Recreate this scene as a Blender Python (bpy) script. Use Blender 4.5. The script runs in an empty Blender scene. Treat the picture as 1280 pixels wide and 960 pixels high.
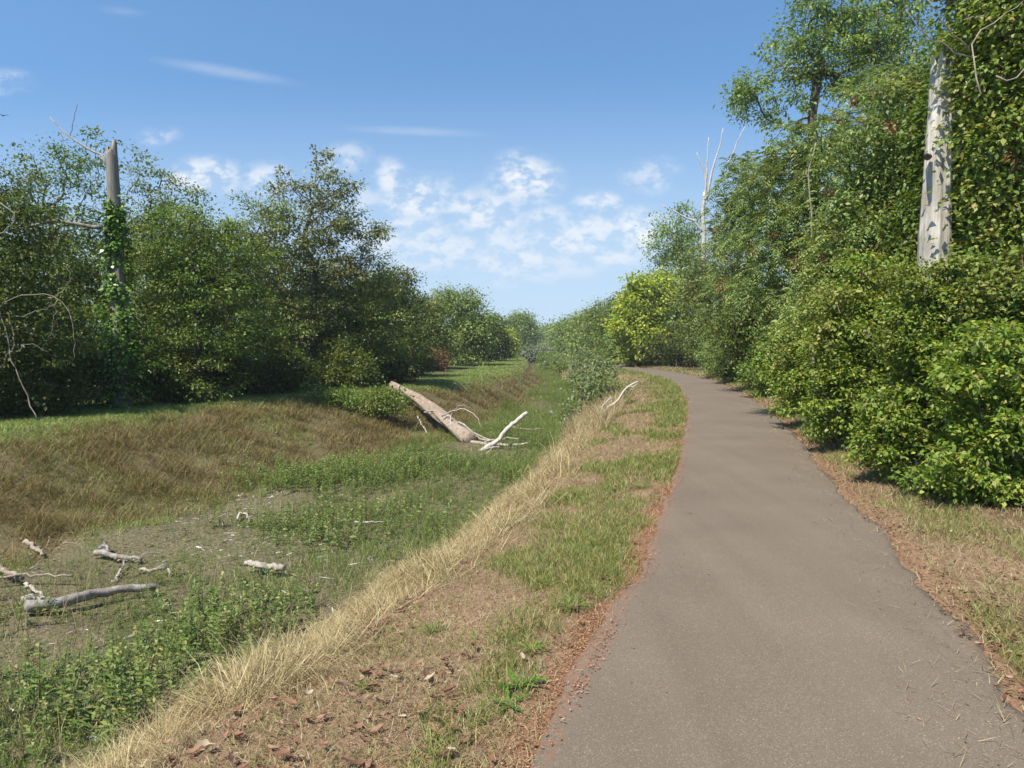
import bpy, math, random
import numpy as np
from mathutils import Vector

random.seed(4)
SC = bpy.context.scene
COL = SC.collection
RG = np.random.default_rng(11)

# ------------------------------------------------------------------ camera numbers
CAM_Z = 1.6
PITCH = math.radians(2.99)
F = 880.0

def at(px, py, Y):
    """point of the place at forward distance Y that lies in the direction (px, py) of the 1280x960 photo"""
    u = (px - 640) / F; v = (480 - py) / F
    dy = math.cos(PITCH) + v * math.sin(PITCH)
    dz = -math.sin(PITCH) + v * math.cos(PITCH)
    s = Y / dy
    return np.array([u * s, Y, CAM_Z + dz * s])

# ------------------------------------------------------------------ object helpers
def tag(o, label=None, cat=None, group=None, kind=None):
    if label: o['label'] = label
    if cat: o['category'] = cat
    if group: o['group'] = group
    if kind: o['kind'] = kind
    return o

def thing(name, label, cat, loc=(0, 0, 0), rz=0.0, group=None, scale=1.0):
    o = bpy.data.objects.new(name, None)
    o.empty_display_size = 0.2
    COL.objects.link(o)
    o.location = loc; o.rotation_euler = (0, 0, rz); o.scale = (scale,) * 3
    return tag(o, label, cat, group)

def link(name, me, mat=None, parent=None):
    if mat is not None and not me.materials:
        me.materials.append(mat)
    o = bpy.data.objects.new(name, me)
    COL.objects.link(o)
    if parent is not None: o.parent = parent
    return o

def dup(root, loc, rz=0.0, scale=1.0, label=None):
    r = root.copy(); COL.objects.link(r)
    r.location = loc; r.rotation_euler = (0, 0, rz)
    r.scale = scale if isinstance(scale, tuple) else (scale,) * 3
    if label: r['label'] = label
    for ch in list(root.children):
        c = ch.copy(); COL.objects.link(c); c.parent = r
    return r

def mesh_faces(name, V, Fc, smooth=False):
    """V (n,3), Fc (m,k) constant face size"""
    me = bpy.data.meshes.new(name)
    V = np.ascontiguousarray(V, dtype=np.float32); Fc = np.ascontiguousarray(Fc, dtype=np.int32)
    m, k = Fc.shape
    me.vertices.add(len(V)); me.vertices.foreach_set('co', V.ravel())
    me.loops.add(m * k); me.loops.foreach_set('vertex_index', Fc.ravel())
    me.polygons.add(m); me.polygons.foreach_set('loop_start', np.arange(0, m * k, k, dtype=np.int32))
    try:
        me.polygons.foreach_set('loop_total', np.full(m, k, dtype=np.int32))
    except Exception:
        pass
    if smooth:
        me.polygons.foreach_set('use_smooth', np.ones(m, dtype=bool))
    me.update(calc_edges=True)
    return me

class Geo:
    """collects pieces of equal face size"""
    def __init__(self): self.V = []; self.F = []; self.n = 0
    def add(self, V, Fc):
        V = np.asarray(V, float).reshape(-1, 3); Fc = np.asarray(Fc, int)
        self.V.append(V); self.F.append(Fc + self.n); self.n += len(V); return self
    def mesh(self, name, smooth=False):
        return mesh_faces(name, np.concatenate(self.V), np.concatenate(self.F), smooth)

def norm(a): return a / np.maximum(np.linalg.norm(a, axis=-1, keepdims=True), 1e-9)

def tube(path, rad, sides=6, rough=0.0, rng=RG, cap=True):
    P = np.asarray(path, float); n = len(P); R = np.broadcast_to(np.asarray(rad, float), (n,)).copy()
    T = np.zeros_like(P); T[1:-1] = P[2:] - P[:-2]; T[0] = P[1] - P[0]; T[-1] = P[-1] - P[-2]; T = norm(T)
    ref = np.array([1., 0, 0]) if abs(T[0][0]) < .8 else np.array([0, 1., 0])
    A = ref - T[0] * ref.dot(T[0]); A /= np.linalg.norm(A)
    ang = np.arange(sides) / sides * 2 * math.pi
    V = np.zeros((n, sides, 3))
    lob = 1 + rough * rng.normal(size=sides) if rough else np.ones(sides)
    for i in range(n):
        A = A - T[i] * A.dot(T[i]); A /= max(np.linalg.norm(A), 1e-9)
        B = np.cross(T[i], A)
        rr = R[i] * lob * (1 + rough * .6 * rng.normal(size=sides) if rough else 1)
        V[i] = P[i] + (np.cos(ang) * rr)[:, None] * A + (np.sin(ang) * rr)[:, None] * B
    V = V.reshape(-1, 3)
    i = np.arange(n - 1)[:, None] * sides; j = np.arange(sides)[None, :]; j2 = (j + 1) % sides
    Q = np.stack([i + j, i + j2, i + sides + j2, i + sides + j], -1).reshape(-1, 4)
    if cap:
        V = np.concatenate([V, P[:1], P[-1:]]); c0 = n * sides; c1 = c0 + 1
        jj = np.arange(0, sides, 2)
        q0 = np.stack([np.full(len(jj), c0), (jj + 2) % sides, (jj + 1) % sides, jj], -1) if sides % 2 == 0 else np.zeros((0, 4), int)
        b = (n - 1) * sides
        q1 = np.stack([np.full(len(jj), c1), b + jj, b + (jj + 1) % sides, b + (jj + 2) % sides], -1) if sides % 2 == 0 else np.zeros((0, 4), int)
        Q = np.concatenate([Q, q0, q1])
    return V, Q

def smooth_path(pts, n=12, jit=0.0, rng=RG):
    P = np.asarray(pts, float); k = len(P)
    d = np.concatenate([[0], np.cumsum(np.linalg.norm(np.diff(P, axis=0), axis=1))])
    t = np.linspace(0, d[-1], n)
    out = np.zeros((n, 3))
    m = np.zeros_like(P)
    for i in range(k):
        a = max(i - 1, 0); b = min(i + 1, k - 1)
        m[i] = (P[b] - P[a]) / max(d[b] - d[a], 1e-9)
    idx = np.clip(np.searchsorted(d, t, side='right') - 1, 0, k - 2)
    h = (d[idx + 1] - d[idx])[:, None]; s = ((t - d[idx])[:, None]) / h
    out = (2*s**3-3*s**2+1)*P[idx] + (s**3-2*s**2+s)*h*m[idx] + (-2*s**3+3*s**2)*P[idx+1] + (s**3-s**2)*h*m[idx+1]
    if jit: out[1:-1] += rng.normal(size=(n - 2, 3)) * jit
    return out

# value noise ------------------------------------------------------------------
_PERM = np.random.default_rng(5).random((256, 256))
def vnoise(x, y):
    x = np.asarray(x, float); y = np.asarray(y, float)
    xi = np.floor(x).astype(int); yi = np.floor(y).astype(int)
    fx = x - xi; fy = y - yi; fx = fx * fx * (3 - 2 * fx); fy = fy * fy * (3 - 2 * fy)
    g = lambda a, b: _PERM[a & 255, b & 255]
    return (g(xi, yi) * (1 - fx) + g(xi + 1, yi) * fx) * (1 - fy) + (g(xi, yi + 1) * (1 - fx) + g(xi + 1, yi + 1) * fx) * fy
def fbm(x, y, o=4):
    s = 0; a = .5; t = 0
    for i in range(o):
        s = s + a * vnoise(x * 2**i + 17.3 * i, y * 2**i + 9.1 * i); t += a; a *= .5
    return s / t
def sstep(a, b, x):
    t = np.clip((x - a) / (b - a), 0, 1); return t * t * (3 - 2 * t)

# ------------------------------------------------------------------ materials
def new_mat(name):
    m = bpy.data.materials.new(name); m.use_nodes = True
    nt = m.node_tree; nt.nodes.clear()
    return m, nt, nt.nodes, nt.links

def ramp(N, stops, interp='LINEAR'):
    r = N.new('ShaderNodeValToRGB'); r.color_ramp.interpolation = interp
    e = r.color_ramp.elements
    while len(e) < len(stops): e.new(0.5)
    for el, (p, c) in zip(e, stops):
        el.position = p; el.color = (*c, 1)
    return r

def leaf_mat(name, stops, patch=None, patch_scale=.5, patch_amt=.5, trans=.35, rough=.5, vary=.15):
    """colour differs from leaf to leaf (random per island), in patches through the crown and from plant to plant"""
    m, nt, N, L = new_mat(name)
    out = N.new('ShaderNodeOutputMaterial')
    g = N.new('ShaderNodeNewGeometry')
    r = ramp(N, stops); L.new(g.outputs['Random Per Island'], r.inputs[0])
    col = r.outputs[0]
    if patch is not None:
        tc = N.new('ShaderNodeTexCoord'); no = N.new('ShaderNodeTexNoise')
        no.inputs['Scale'].default_value = patch_scale; no.inputs['Detail'].default_value = 3
        L.new(tc.outputs['Object'], no.inputs['Vector'])
        mr = N.new('ShaderNodeMapRange'); mr.inputs[1].default_value = .53; mr.inputs[2].default_value = .68
        mr.inputs[4].default_value = patch_amt
        L.new(no.outputs['Fac'], mr.inputs[0])
        mx = N.new('ShaderNodeMix'); mx.data_type = 'RGBA'
        L.new(mr.outputs[0], mx.inputs[0]); L.new(col, mx.inputs[6]); mx.inputs[7].default_value = (*patch, 1)
        col = mx.outputs[2]
    oi = N.new('ShaderNodeObjectInfo')
    hs = N.new('ShaderNodeHueSaturation')
    m2 = N.new('ShaderNodeMapRange'); m2.inputs[3].default_value = 1 - vary; m2.inputs[4].default_value = 1 + vary
    L.new(oi.outputs['Random'], m2.inputs[0]); L.new(m2.outputs[0], hs.inputs['Value'])
    L.new(col, hs.inputs['Color'])
    p = N.new('ShaderNodeBsdfPrincipled'); p.inputs['Roughness'].default_value = rough
    p.inputs['Specular IOR Level'].default_value = .35
    L.new(hs.outputs[0], p.inputs['Base Color'])
    t = N.new('ShaderNodeBsdfTranslucent')
    hs2 = N.new('ShaderNodeHueSaturation'); hs2.inputs['Saturation'].default_value = 1.1; hs2.inputs['Value'].default_value = 1.25
    hs2.inputs['Hue'].default_value = .485
    L.new(hs.outputs[0], hs2.inputs['Color']); L.new(hs2.outputs[0], t.inputs['Color'])
    mix = N.new('ShaderNodeMixShader'); mix.inputs[0].default_value = trans
    L.new(p.outputs[0], mix.inputs[1]); L.new(t.outputs[0], mix.inputs[2]); L.new(mix.outputs[0], out.inputs[0])
    return m

def bark_mat(name, c1, c2, scale=9.0, stretch=.18, bump=.5, rough=.85, c3=None, c3_amt=.5):
    m, nt, N, L = new_mat(name)
    out = N.new('ShaderNodeOutputMaterial'); p = N.new('ShaderNodeBsdfPrincipled'); p.inputs['Roughness'].default_value = rough
    p.inputs['Specular IOR Level'].default_value = .2
    tc = N.new('ShaderNodeTexCoord'); mp = N.new('ShaderNodeMapping'); mp.inputs['Scale'].default_value = (1, 1, stretch)
    L.new(tc.outputs['Object'], mp.inputs[0])
    n1 = N.new('ShaderNodeTexNoise'); n1.inputs['Scale'].default_value = scale; n1.inputs['Detail'].default_value = 8; n1.inputs['Roughness'].default_value = .68
    L.new(mp.outputs[0], n1.inputs['Vector'])
    r = ramp(N, [(.32, c1), (.66, c2)]); L.new(n1.outputs['Fac'], r.inputs[0])
    col = r.outputs[0]
    if c3 is not None:
        n2 = N.new('ShaderNodeTexNoise'); n2.inputs['Scale'].default_value = 1.7; n2.inputs['Detail'].default_value = 6
        L.new(tc.outputs['Object'], n2.inputs['Vector'])
        r2 = ramp(N, [(.44, (0, 0, 0)), (.68, (c3_amt,) * 3)]); L.new(n2.outputs['Fac'], r2.inputs[0])
        mx = N.new('ShaderNodeMix'); mx.data_type = 'RGBA'
        L.new(r2.outputs[0], mx.inputs[0]); L.new(col, mx.inputs[6]); mx.inputs[7].default_value = (*c3, 1)
        col = mx.outputs[2]
    L.new(col, p.inputs['Base Color'])
    b = N.new('ShaderNodeBump'); b.inputs['Strength'].default_value = bump; b.inputs['Distance'].default_value = .03
    L.new(n1.outputs['Fac'], b.inputs['Height']); L.new(b.outputs[0], p.inputs['Normal'])
    L.new(p.outputs[0], out.inputs[0])
    return m

M = {}
# leaves
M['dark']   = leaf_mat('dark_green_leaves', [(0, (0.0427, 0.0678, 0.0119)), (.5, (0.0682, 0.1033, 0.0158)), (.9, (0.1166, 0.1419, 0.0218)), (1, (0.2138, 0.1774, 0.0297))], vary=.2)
M['mid']    = leaf_mat('mid_green_leaves', [(0, (0.0790, 0.1358, 0.0210)), (.5, (0.1291, 0.2083, 0.0300)), (.85, (0.1747, 0.2546, 0.0380)), (1, (0.2430, 0.2777, 0.0550))], patch=(0.2279, 0.1929, 0.0450), patch_scale=.7, patch_amt=.4, vary=.18)
M['olive']  = leaf_mat('olive_leaves', [(0, (0.0921, 0.1355, 0.0280)), (.5, (0.1445, 0.2026, 0.0400)), (.85, (0.1956, 0.2463, 0.0520)), (1, (0.2693, 0.2337, 0.0620))], patch=(0.2409, 0.1792, 0.0580), patch_scale=.6, patch_amt=.55, vary=.15)
M['sparse'] = leaf_mat('greyish_leaves', [(0, (0.1010, 0.1322, 0.0399)), (.5, (0.1571, 0.1982, 0.0570)), (.85, (0.2175, 0.2379, 0.0760)), (1, (0.2806, 0.1916, 0.0712))], patch=(0.2385, 0.1520, 0.0570), patch_scale=.5, patch_amt=.5)
M['bright'] = leaf_mat('bright_green_leaves', [(0, (0.1605, 0.2372, 0.0262)), (.5, (0.2675, 0.3507, 0.0407)), (.85, (0.4015, 0.4538, 0.0653)), (1, (0.5888, 0.5364, 0.1162))], trans=.4, vary=.1)
M['bramble'] = leaf_mat('bramble_leaves', [(0, (0.0839, 0.1504, 0.0177)), (.5, (0.1562, 0.2408, 0.0280)), (.85, (0.2641, 0.3181, 0.0445)), (.97, (0.4082, 0.3664, 0.0763)), (1, (0.3172, 0.3000, 0.1300))], patch=(0.2074, 0.1500, 0.0500), patch_scale=.9, patch_amt=.5, trans=.35, rough=.55, vary=.12)
M['frond']  = leaf_mat('feather_leaflets', [(0, (0.1166, 0.1918, 0.0507)), (.5, (0.1832, 0.2685, 0.0685)), (.85, (0.2832, 0.3453, 0.0879)), (1, (0.2912, 0.2750, 0.0900))], patch=(0.3332, 0.2430, 0.0586), patch_scale=.6, patch_amt=.2, vary=.12)
M['robinia'] = leaf_mat('robinia_leaves', [(0, (0.1037, 0.1823, 0.0396)), (.5, (0.1762, 0.2642, 0.0594)), (1, (0.2903, 0.3462, 0.0792))], patch=(0.2488, 0.2187, 0.0396), patch_scale=.6, patch_amt=.35)
M['vine']   = leaf_mat('vine_leaves', [(0, (0.0949, 0.1481, 0.0250)), (.5, (0.1581, 0.2254, 0.0360)), (.85, (0.2277, 0.2640, 0.0500)), (.96, (0.3036, 0.2834, 0.0700)), (1, (0.3289, 0.1932, 0.0600))], patch=(0.2530, 0.1932, 0.0500), patch_scale=1.0, patch_amt=.4, vary=.1)
M['redseed'] = leaf_mat('rusty_seed_clusters', [(0, (.13, .055, .025)), (.5, (.21, .095, .042)), (1, (.28, .15, .07))], trans=.2)
M['ivy']    = leaf_mat('ivy_leaves', [(0, (0.0468, 0.1152, 0.0120)), (.5, (0.0936, 0.1944, 0.0200)), (.9, (0.1716, 0.2736, 0.0350)), (1, (0.2808, 0.3456, 0.0700))], trans=.25, rough=.35)
M['silver'] = leaf_mat('silver_willow_leaves', [(0, (0.1190, 0.1445, 0.0720)), (.5, (0.1700, 0.1955, 0.1040)), (1, (0.2380, 0.2550, 0.1520))], trans=.3)
M['rust']   = leaf_mat('rust_leaves', [(0, (.12, .055, .025)), (.5, (.2, .085, .035)), (1, (.24, .14, .06))])
M['withered'] = leaf_mat('withered_leaves', [(0, (.13, .08, .045)), (.5, (.2, .135, .08)), (1, (.26, .2, .12))])
M['poplar'] = leaf_mat('pale_poplar_leaves', [(0, (0.0875, 0.1376, 0.0393)), (.5, (0.1386, 0.1956, 0.0590)), (.85, (0.2187, 0.2607, 0.0917)), (1, (0.4374, 0.4346, 0.2621))], trans=.3)
M['far']    = leaf_mat('far_leaves', [(0, (0.1090, 0.1771, 0.0356)), (.5, (0.1635, 0.2394, 0.0505)), (1, (0.2617, 0.3125, 0.0743))], patch=(0.2617, 0.1875, 0.0594), patch_scale=.35, patch_amt=.35, vary=.2)
# grass
M['g_green'] = leaf_mat('green_grass', [(0, (0.1019, 0.1529, 0.0275)), (.45, (0.1600, 0.2176, 0.0440)), (.75, (0.2473, 0.2587, 0.0660)), (1, (0.4364, 0.3175, 0.1320))], trans=.3, rough=.45)
M['g_dry']   = leaf_mat('dry_grass', [(0, (0.1630, 0.1017, 0.0495)), (.35, (0.2607, 0.1796, 0.0935)), (.7, (0.3585, 0.2813, 0.1485)), (.93, (0.4780, 0.4190, 0.2310)), (1, (0.1847, 0.2155, 0.0660))], trans=.2, rough=.6)
M['g_straw'] = leaf_mat('straw', [(0, (0.2060, 0.1500, 0.0697)), (.35, (0.3708, 0.2850, 0.1353)), (.75, (0.5150, 0.4200, 0.2132)), (1, (0.6386, 0.5400, 0.3034))], trans=.25, rough=.5)
M['g_slope'] = leaf_mat('slope_grass', [(0, (0.1056, 0.0756, 0.0288)), (.3, (0.1728, 0.1232, 0.0462)), (.6, (0.2590, 0.1889, 0.0770)), (.72, (0.1343, 0.1355, 0.0353)), (.93, (0.1631, 0.1561, 0.0448)), (1, (0.4032, 0.2957, 0.1412))], trans=.2, rough=.6)
M['g_strip'] = leaf_mat('bank_top_grass', [(0, (0.1166, 0.1857, 0.0347)), (.5, (0.1973, 0.2745, 0.0554)), (.85, (0.2871, 0.3067, 0.0832)), (1, (0.4664, 0.3714, 0.1525))], trans=.3)
M['g_weed']  = leaf_mat('ditch_weeds', [(0, (0.0704, 0.1215, 0.0272)), (.45, (0.1290, 0.1943, 0.0424)), (.85, (0.2227, 0.2672, 0.0681)), (1, (0.3751, 0.3077, 0.1211))], trans=.3, rough=.5)
M['litter']  = leaf_mat('fallen_leaves', [(0, (.085, .042, .026)), (.35, (.17, .083, .048)), (.7, (.25, .125, .07)), (.9, (.31, .19, .115)), (1, (.45, .37, .26))], trans=.15, rough=.6)
M['crumbs']  = leaf_mat('rusty_leaf_crumbs', [(0, (.17, .07, .035)), (.4, (.28, .122, .062)), (.85, (.36, .175, .095)), (1, (.42, .3, .19))], trans=.1, rough=.7)
M['chips']   = leaf_mat('ditch_debris', [(0, (.12, .10, .075)), (.5, (.26, .22, .17)), (.85, (.42, .39, .33)), (1, (.7, .68, .62))], trans=.0, rough=.8)
# wood
M['bark']    = bark_mat('brown_bark', (.035, .026, .018), (.11, .085, .06))
M['bark_grey'] = bark_mat('grey_bark', (.06, .05, .04), (.17, .15, .12))
M['snag']    = bark_mat('weathered_snag', (.10, .085, .065), (.27, .235, .19), scale=12, stretch=.12)
M['white']   = bark_mat('bleached_trunk', (.22, .185, .14), (.70, .64, .54), scale=11, stretch=.11, bump=.9, c3=(.22, .19, .15), c3_amt=.7)
M['bone']    = bark_mat('bleached_wood', (.20, .17, .13), (.50, .455, .38), scale=16, stretch=.5, bump=.6, c3=(.17, .14, .105), c3_amt=.5)
M['pale']    = bark_mat('pale_bare_wood', (.28, .25, .20), (.56, .52, .45), scale=14, stretch=.4, bump=.5, c3=(.28, .24, .19), c3_amt=.5)
M['greywood'] = bark_mat('grey_driftwood', (.10, .085, .07), (.38, .35, .30), scale=10, stretch=.6, bump=.6, c3=(.16, .13, .10), c3_amt=.7)
M['log']     = bark_mat('tan_grey_log', (.13, .09, .06), (.38, .295, .22), scale=13, stretch=.6, bump=1.0, c3=(.30, .27, .23), c3_amt=.8)
M['cut']     = bark_mat('cut_wood', (.34, .25, .17), (.52, .42, .31), scale=14, stretch=1, bump=.2)
M['twig']    = bark_mat('twigs', (.14, .11, .08), (.34, .28, .21), scale=10, stretch=1, bump=.1)
M['stem']    = bark_mat('green_brown_stems', (.05, .04, .02), (.13, .11, .06), scale=10, stretch=1, bump=.1)
M['bird']    = bark_mat('dark_feathers', (.012, .012, .014), (.03, .03, .035), scale=30, stretch=1, bump=.1)

# ------------------------------------------------------------------ terrain cross-section
def tab(*p):
    a = np.array(p, float); return lambda y: np.interp(y, a[:, 0], a[:, 1])
far = lambda off: [(300, 9.6 + off), (2500, 80 + off)]
XL = tab((-6, -12.2), (0, -11.5), (5, -10.7), (10.6, -9.7), (12.7, -9.2), (19.8, -7.65), (26.6, -4.9), (29.3, -3.5), (33, -2.1), (40, -.8), (45, -.2), (60, .7), (80, 1.3), (134, 2.2), *far(-4.6))
XF1 = tab((-6, -8.2), (0, -7.7), (5, -7.1), (8.9, -6.5), (14.3, -4.7), (19.6, -2.4), (24, -1.5), (28, -1.0), (33.5, .45), (45, 1.5), (58, 2.3), (113, 3.2), *far(-1.6))
XF2 = tab((-6, -3.4), (0, -3.1), (3, -2.9), (5, -2.3), (8, -1.3), (12, -.25), (18, .95), (27.6, 2.5), (36, 3.4), (58, 4.2), (113, 4.9), *far(1.4))
XC = tab((-6, -2.6), (0, -1.95), (2.4, -1.6), (3.46, -1.34), (4.46, -1.01), (5.7, -.52), (7.4, 0), (9.8, .67), (14.3, 1.63), (18.7, 2.6), (26.8, 4.3), (36, 5.3), (58, 5.6), (113, 6.2), *far(2.5))
_P = [(-6, -1.3), (0, -.55), (2.68, .06), (3.34, .29), (3.8, .475), (4.39, .66), (4.92, .91), (6.83, 1.47), (8.48, 1.98), (11.2, 2.73), (16.4, 4.1), (21.3, 5.3), (27.6, 6.6), (33, 7.5), (38, 8.0), (44, 8.1), (50, 7.8), (60, 7.1), (80, 6.9), (113, 7.6)]
XP = tab(*_P, *far(4.0))
XR = tab((-6, .75), (0, 1.55), (2.68, 2.18), (3.2, 2.3), (4.13, 2.62), (4.65, 2.78), (5.68, 3.1), (6.67, 3.38), (9.03, 4.05), (13.9, 5.5), (19, 6.85), (25.1, 8.1), (31, 9.3), (38, 10.2), (45, 10.4), (52, 10.1), (62, 9.4), (80, 9.1), (113, 9.8), *far(6.3))
XH = tab((-6, 3.4), (0, 3.9), (6.2, 4.5), (8, 4.75), (11.2, 5.6), (16.4, 6.95), (25, 9.4), (38, 11.5), (45, 11.8), (52, 11.5), (62, 10.9), (80, 10.6), (113, 11.3), *far(8))
DEEP = -1.1
def flat_far(y): return 1 - sstep(260, 420, y)

def ground_z(x, y, fine=True):
    x = np.asarray(x, float); y = np.asarray(y, float)
    xl, f1, f2, c, p, r, h = XL(y), XF1(y), XF2(y), XC(y), XP(y), XR(y), XH(y)
    k = flat_far(y)
    deep = DEEP * k; cz = -.2 * k
    z = np.zeros_like(x + y)
    z = np.where(x < xl, .02 + .25 * sstep(2, 12, xl - x), z)
    t = np.clip((x - xl) / (f1 - xl), 0, 1)
    z = np.where((x >= xl) & (x < f1), .02 + (deep - .02) * (.55 * sstep(0, 1, t) + .45 * t ** .8), z)
    z = np.where((x >= f1) & (x < f2), deep, z)
    t = np.clip((x - f2) / (c - f2), 0, 1)
    z = np.where((x >= f2) & (x < c), deep + (cz - deep) * (.5 * t + .5 * t * t * (3 - 2 * t)), z)
    t = np.clip((x - c) / (p - c), 0, 1)
    z = np.where((x >= c) & (x < p), cz + (-.012 - cz) * (1 - (1 - t) ** 1.7), z)
    z = np.where((x >= p) & (x < r), -.016, z)
    z = np.where(x >= r, -.008 + .1 * sstep(0, 1.6, x - r) + .3 * sstep(2, 8, x - r), z)
    # unevenness, none on the path
    away = np.minimum(np.abs(x - p), np.abs(x - r)); away = np.where((x > p) & (x < r), 0, away)
    w = sstep(.05, .8, away)
    bank = np.where((x > xl - .5) & (x < c), 1.0, .35)
    z = z + w * bank * ((fbm(x * .9, y * .9, 4) - .5) * .28 + (fbm(x * 3.1 + 7, y * 3.1, 3) - .5) * .09)
    if fine: z = z + w * (vnoise(x * 14, y * 14) - .5) * .022
    # little gullies that cut the far left bank
    for gy, ga, gw in ((31.0, .5, 1.6), (47.0, .45, 2.2)):
        z = z - np.where((x > xl - 1) & (x < f1 + .6), ga * np.exp(-((y - gy - (x - xl) * .9) / gw) ** 2) * sstep(xl - 1.0, xl + .8, x) * (1 - sstep(f1 - .6, f1 + .6, x)), 0)
    return z

def gz(x, y): return float(ground_z(np.array([x]), np.array([y]), False)[0])

# ---- terrain mesh
def build_ground():
    ys = [-6.0]
    while ys[-1] < 2400:
        ys.append(ys[-1] + max(.055, .014 * max(ys[-1], 0)))
    ys = np.array(ys)
    cols = []
    def seg(fa, fb, n, end=False, pw=1.0):
        for i in range(n + (1 if end else 0)):
            t = (i / n) ** pw
            cols.append(lambda y, fa=fa, fb=fb, t=t: fa(y) * (1 - t) + fb(y) * t)
    offs = [-2400, -900, -400, -180, -90, -50, -30, -20, -14, -10, -7, -5, -3.5, -2.5, -1.8, -1.2, -.7, -.35]
    for o in offs: cols.append(lambda y, o=o: XL(y) + o)
    seg(XL, XF1, 22); seg(XF1, XF2, 34); seg(XF2, XC, 18); seg(XC, XP, 34); seg(XP, XR, 8); seg(XR, XH, 24, True)
    for o in [.3, .7, 1.2, 2, 3, 4.5, 7, 10, 14, 20, 30, 60, 120, 260, 600, 1300, 2400]: cols.append(lambda y, o=o: XH(y) + o)
    X = np.stack([c(ys) for c in cols], 1)
    Y = np.repeat(ys[:, None], X.shape[1], 1)
    Z = ground_z(X, Y)
    ny, nx = X.shape
    V = np.stack([X, Y, Z], -1).reshape(-1, 3)
    i = np.arange(ny - 1)[:, None] * nx; j = np.arange(nx - 1)[None, :]
    Q = np.stack([i + j, i + j + 1, i + nx + j + 1, i + nx + j], -1).reshape(-1, 4)
    me = mesh_faces('ground', V, Q, True)
    x, y = V[:, 0], V[:, 1]
    a = {}
    a['floor'] = sstep(XF1(y) - .5, XF1(y) + .4, x) * (1 - sstep(XF2(y) - .1, XF2(y) + .9, x))
    a['slope'] = sstep(XL(y) - .4, XL(y) + .7, x) * (1 - sstep(XF1(y) - .6, XF1(y) + .3, x))
    a['lefttop'] = 1 - sstep(XL(y) - .3, XL(y) + .6, x)
    a['edge'] = (np.exp(-((x - XP(y) + .02) / .15) ** 2) + .45 * np.exp(-((x - XR(y) - .08) / .16) ** 2)) * (.4 + .6 * fbm(x * 3, y * 2, 3))
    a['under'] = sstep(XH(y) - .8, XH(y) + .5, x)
    for k, v in a.items():
        at_ = me.attributes.new(k, 'FLOAT', 'POINT'); at_.data.foreach_set('value', v.astype(np.float32))
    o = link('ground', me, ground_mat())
    tag(o, kind='structure')
    o['label'] = 'dry earth and grass ground with the dry canal bed cut into it'
    return o

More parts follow.
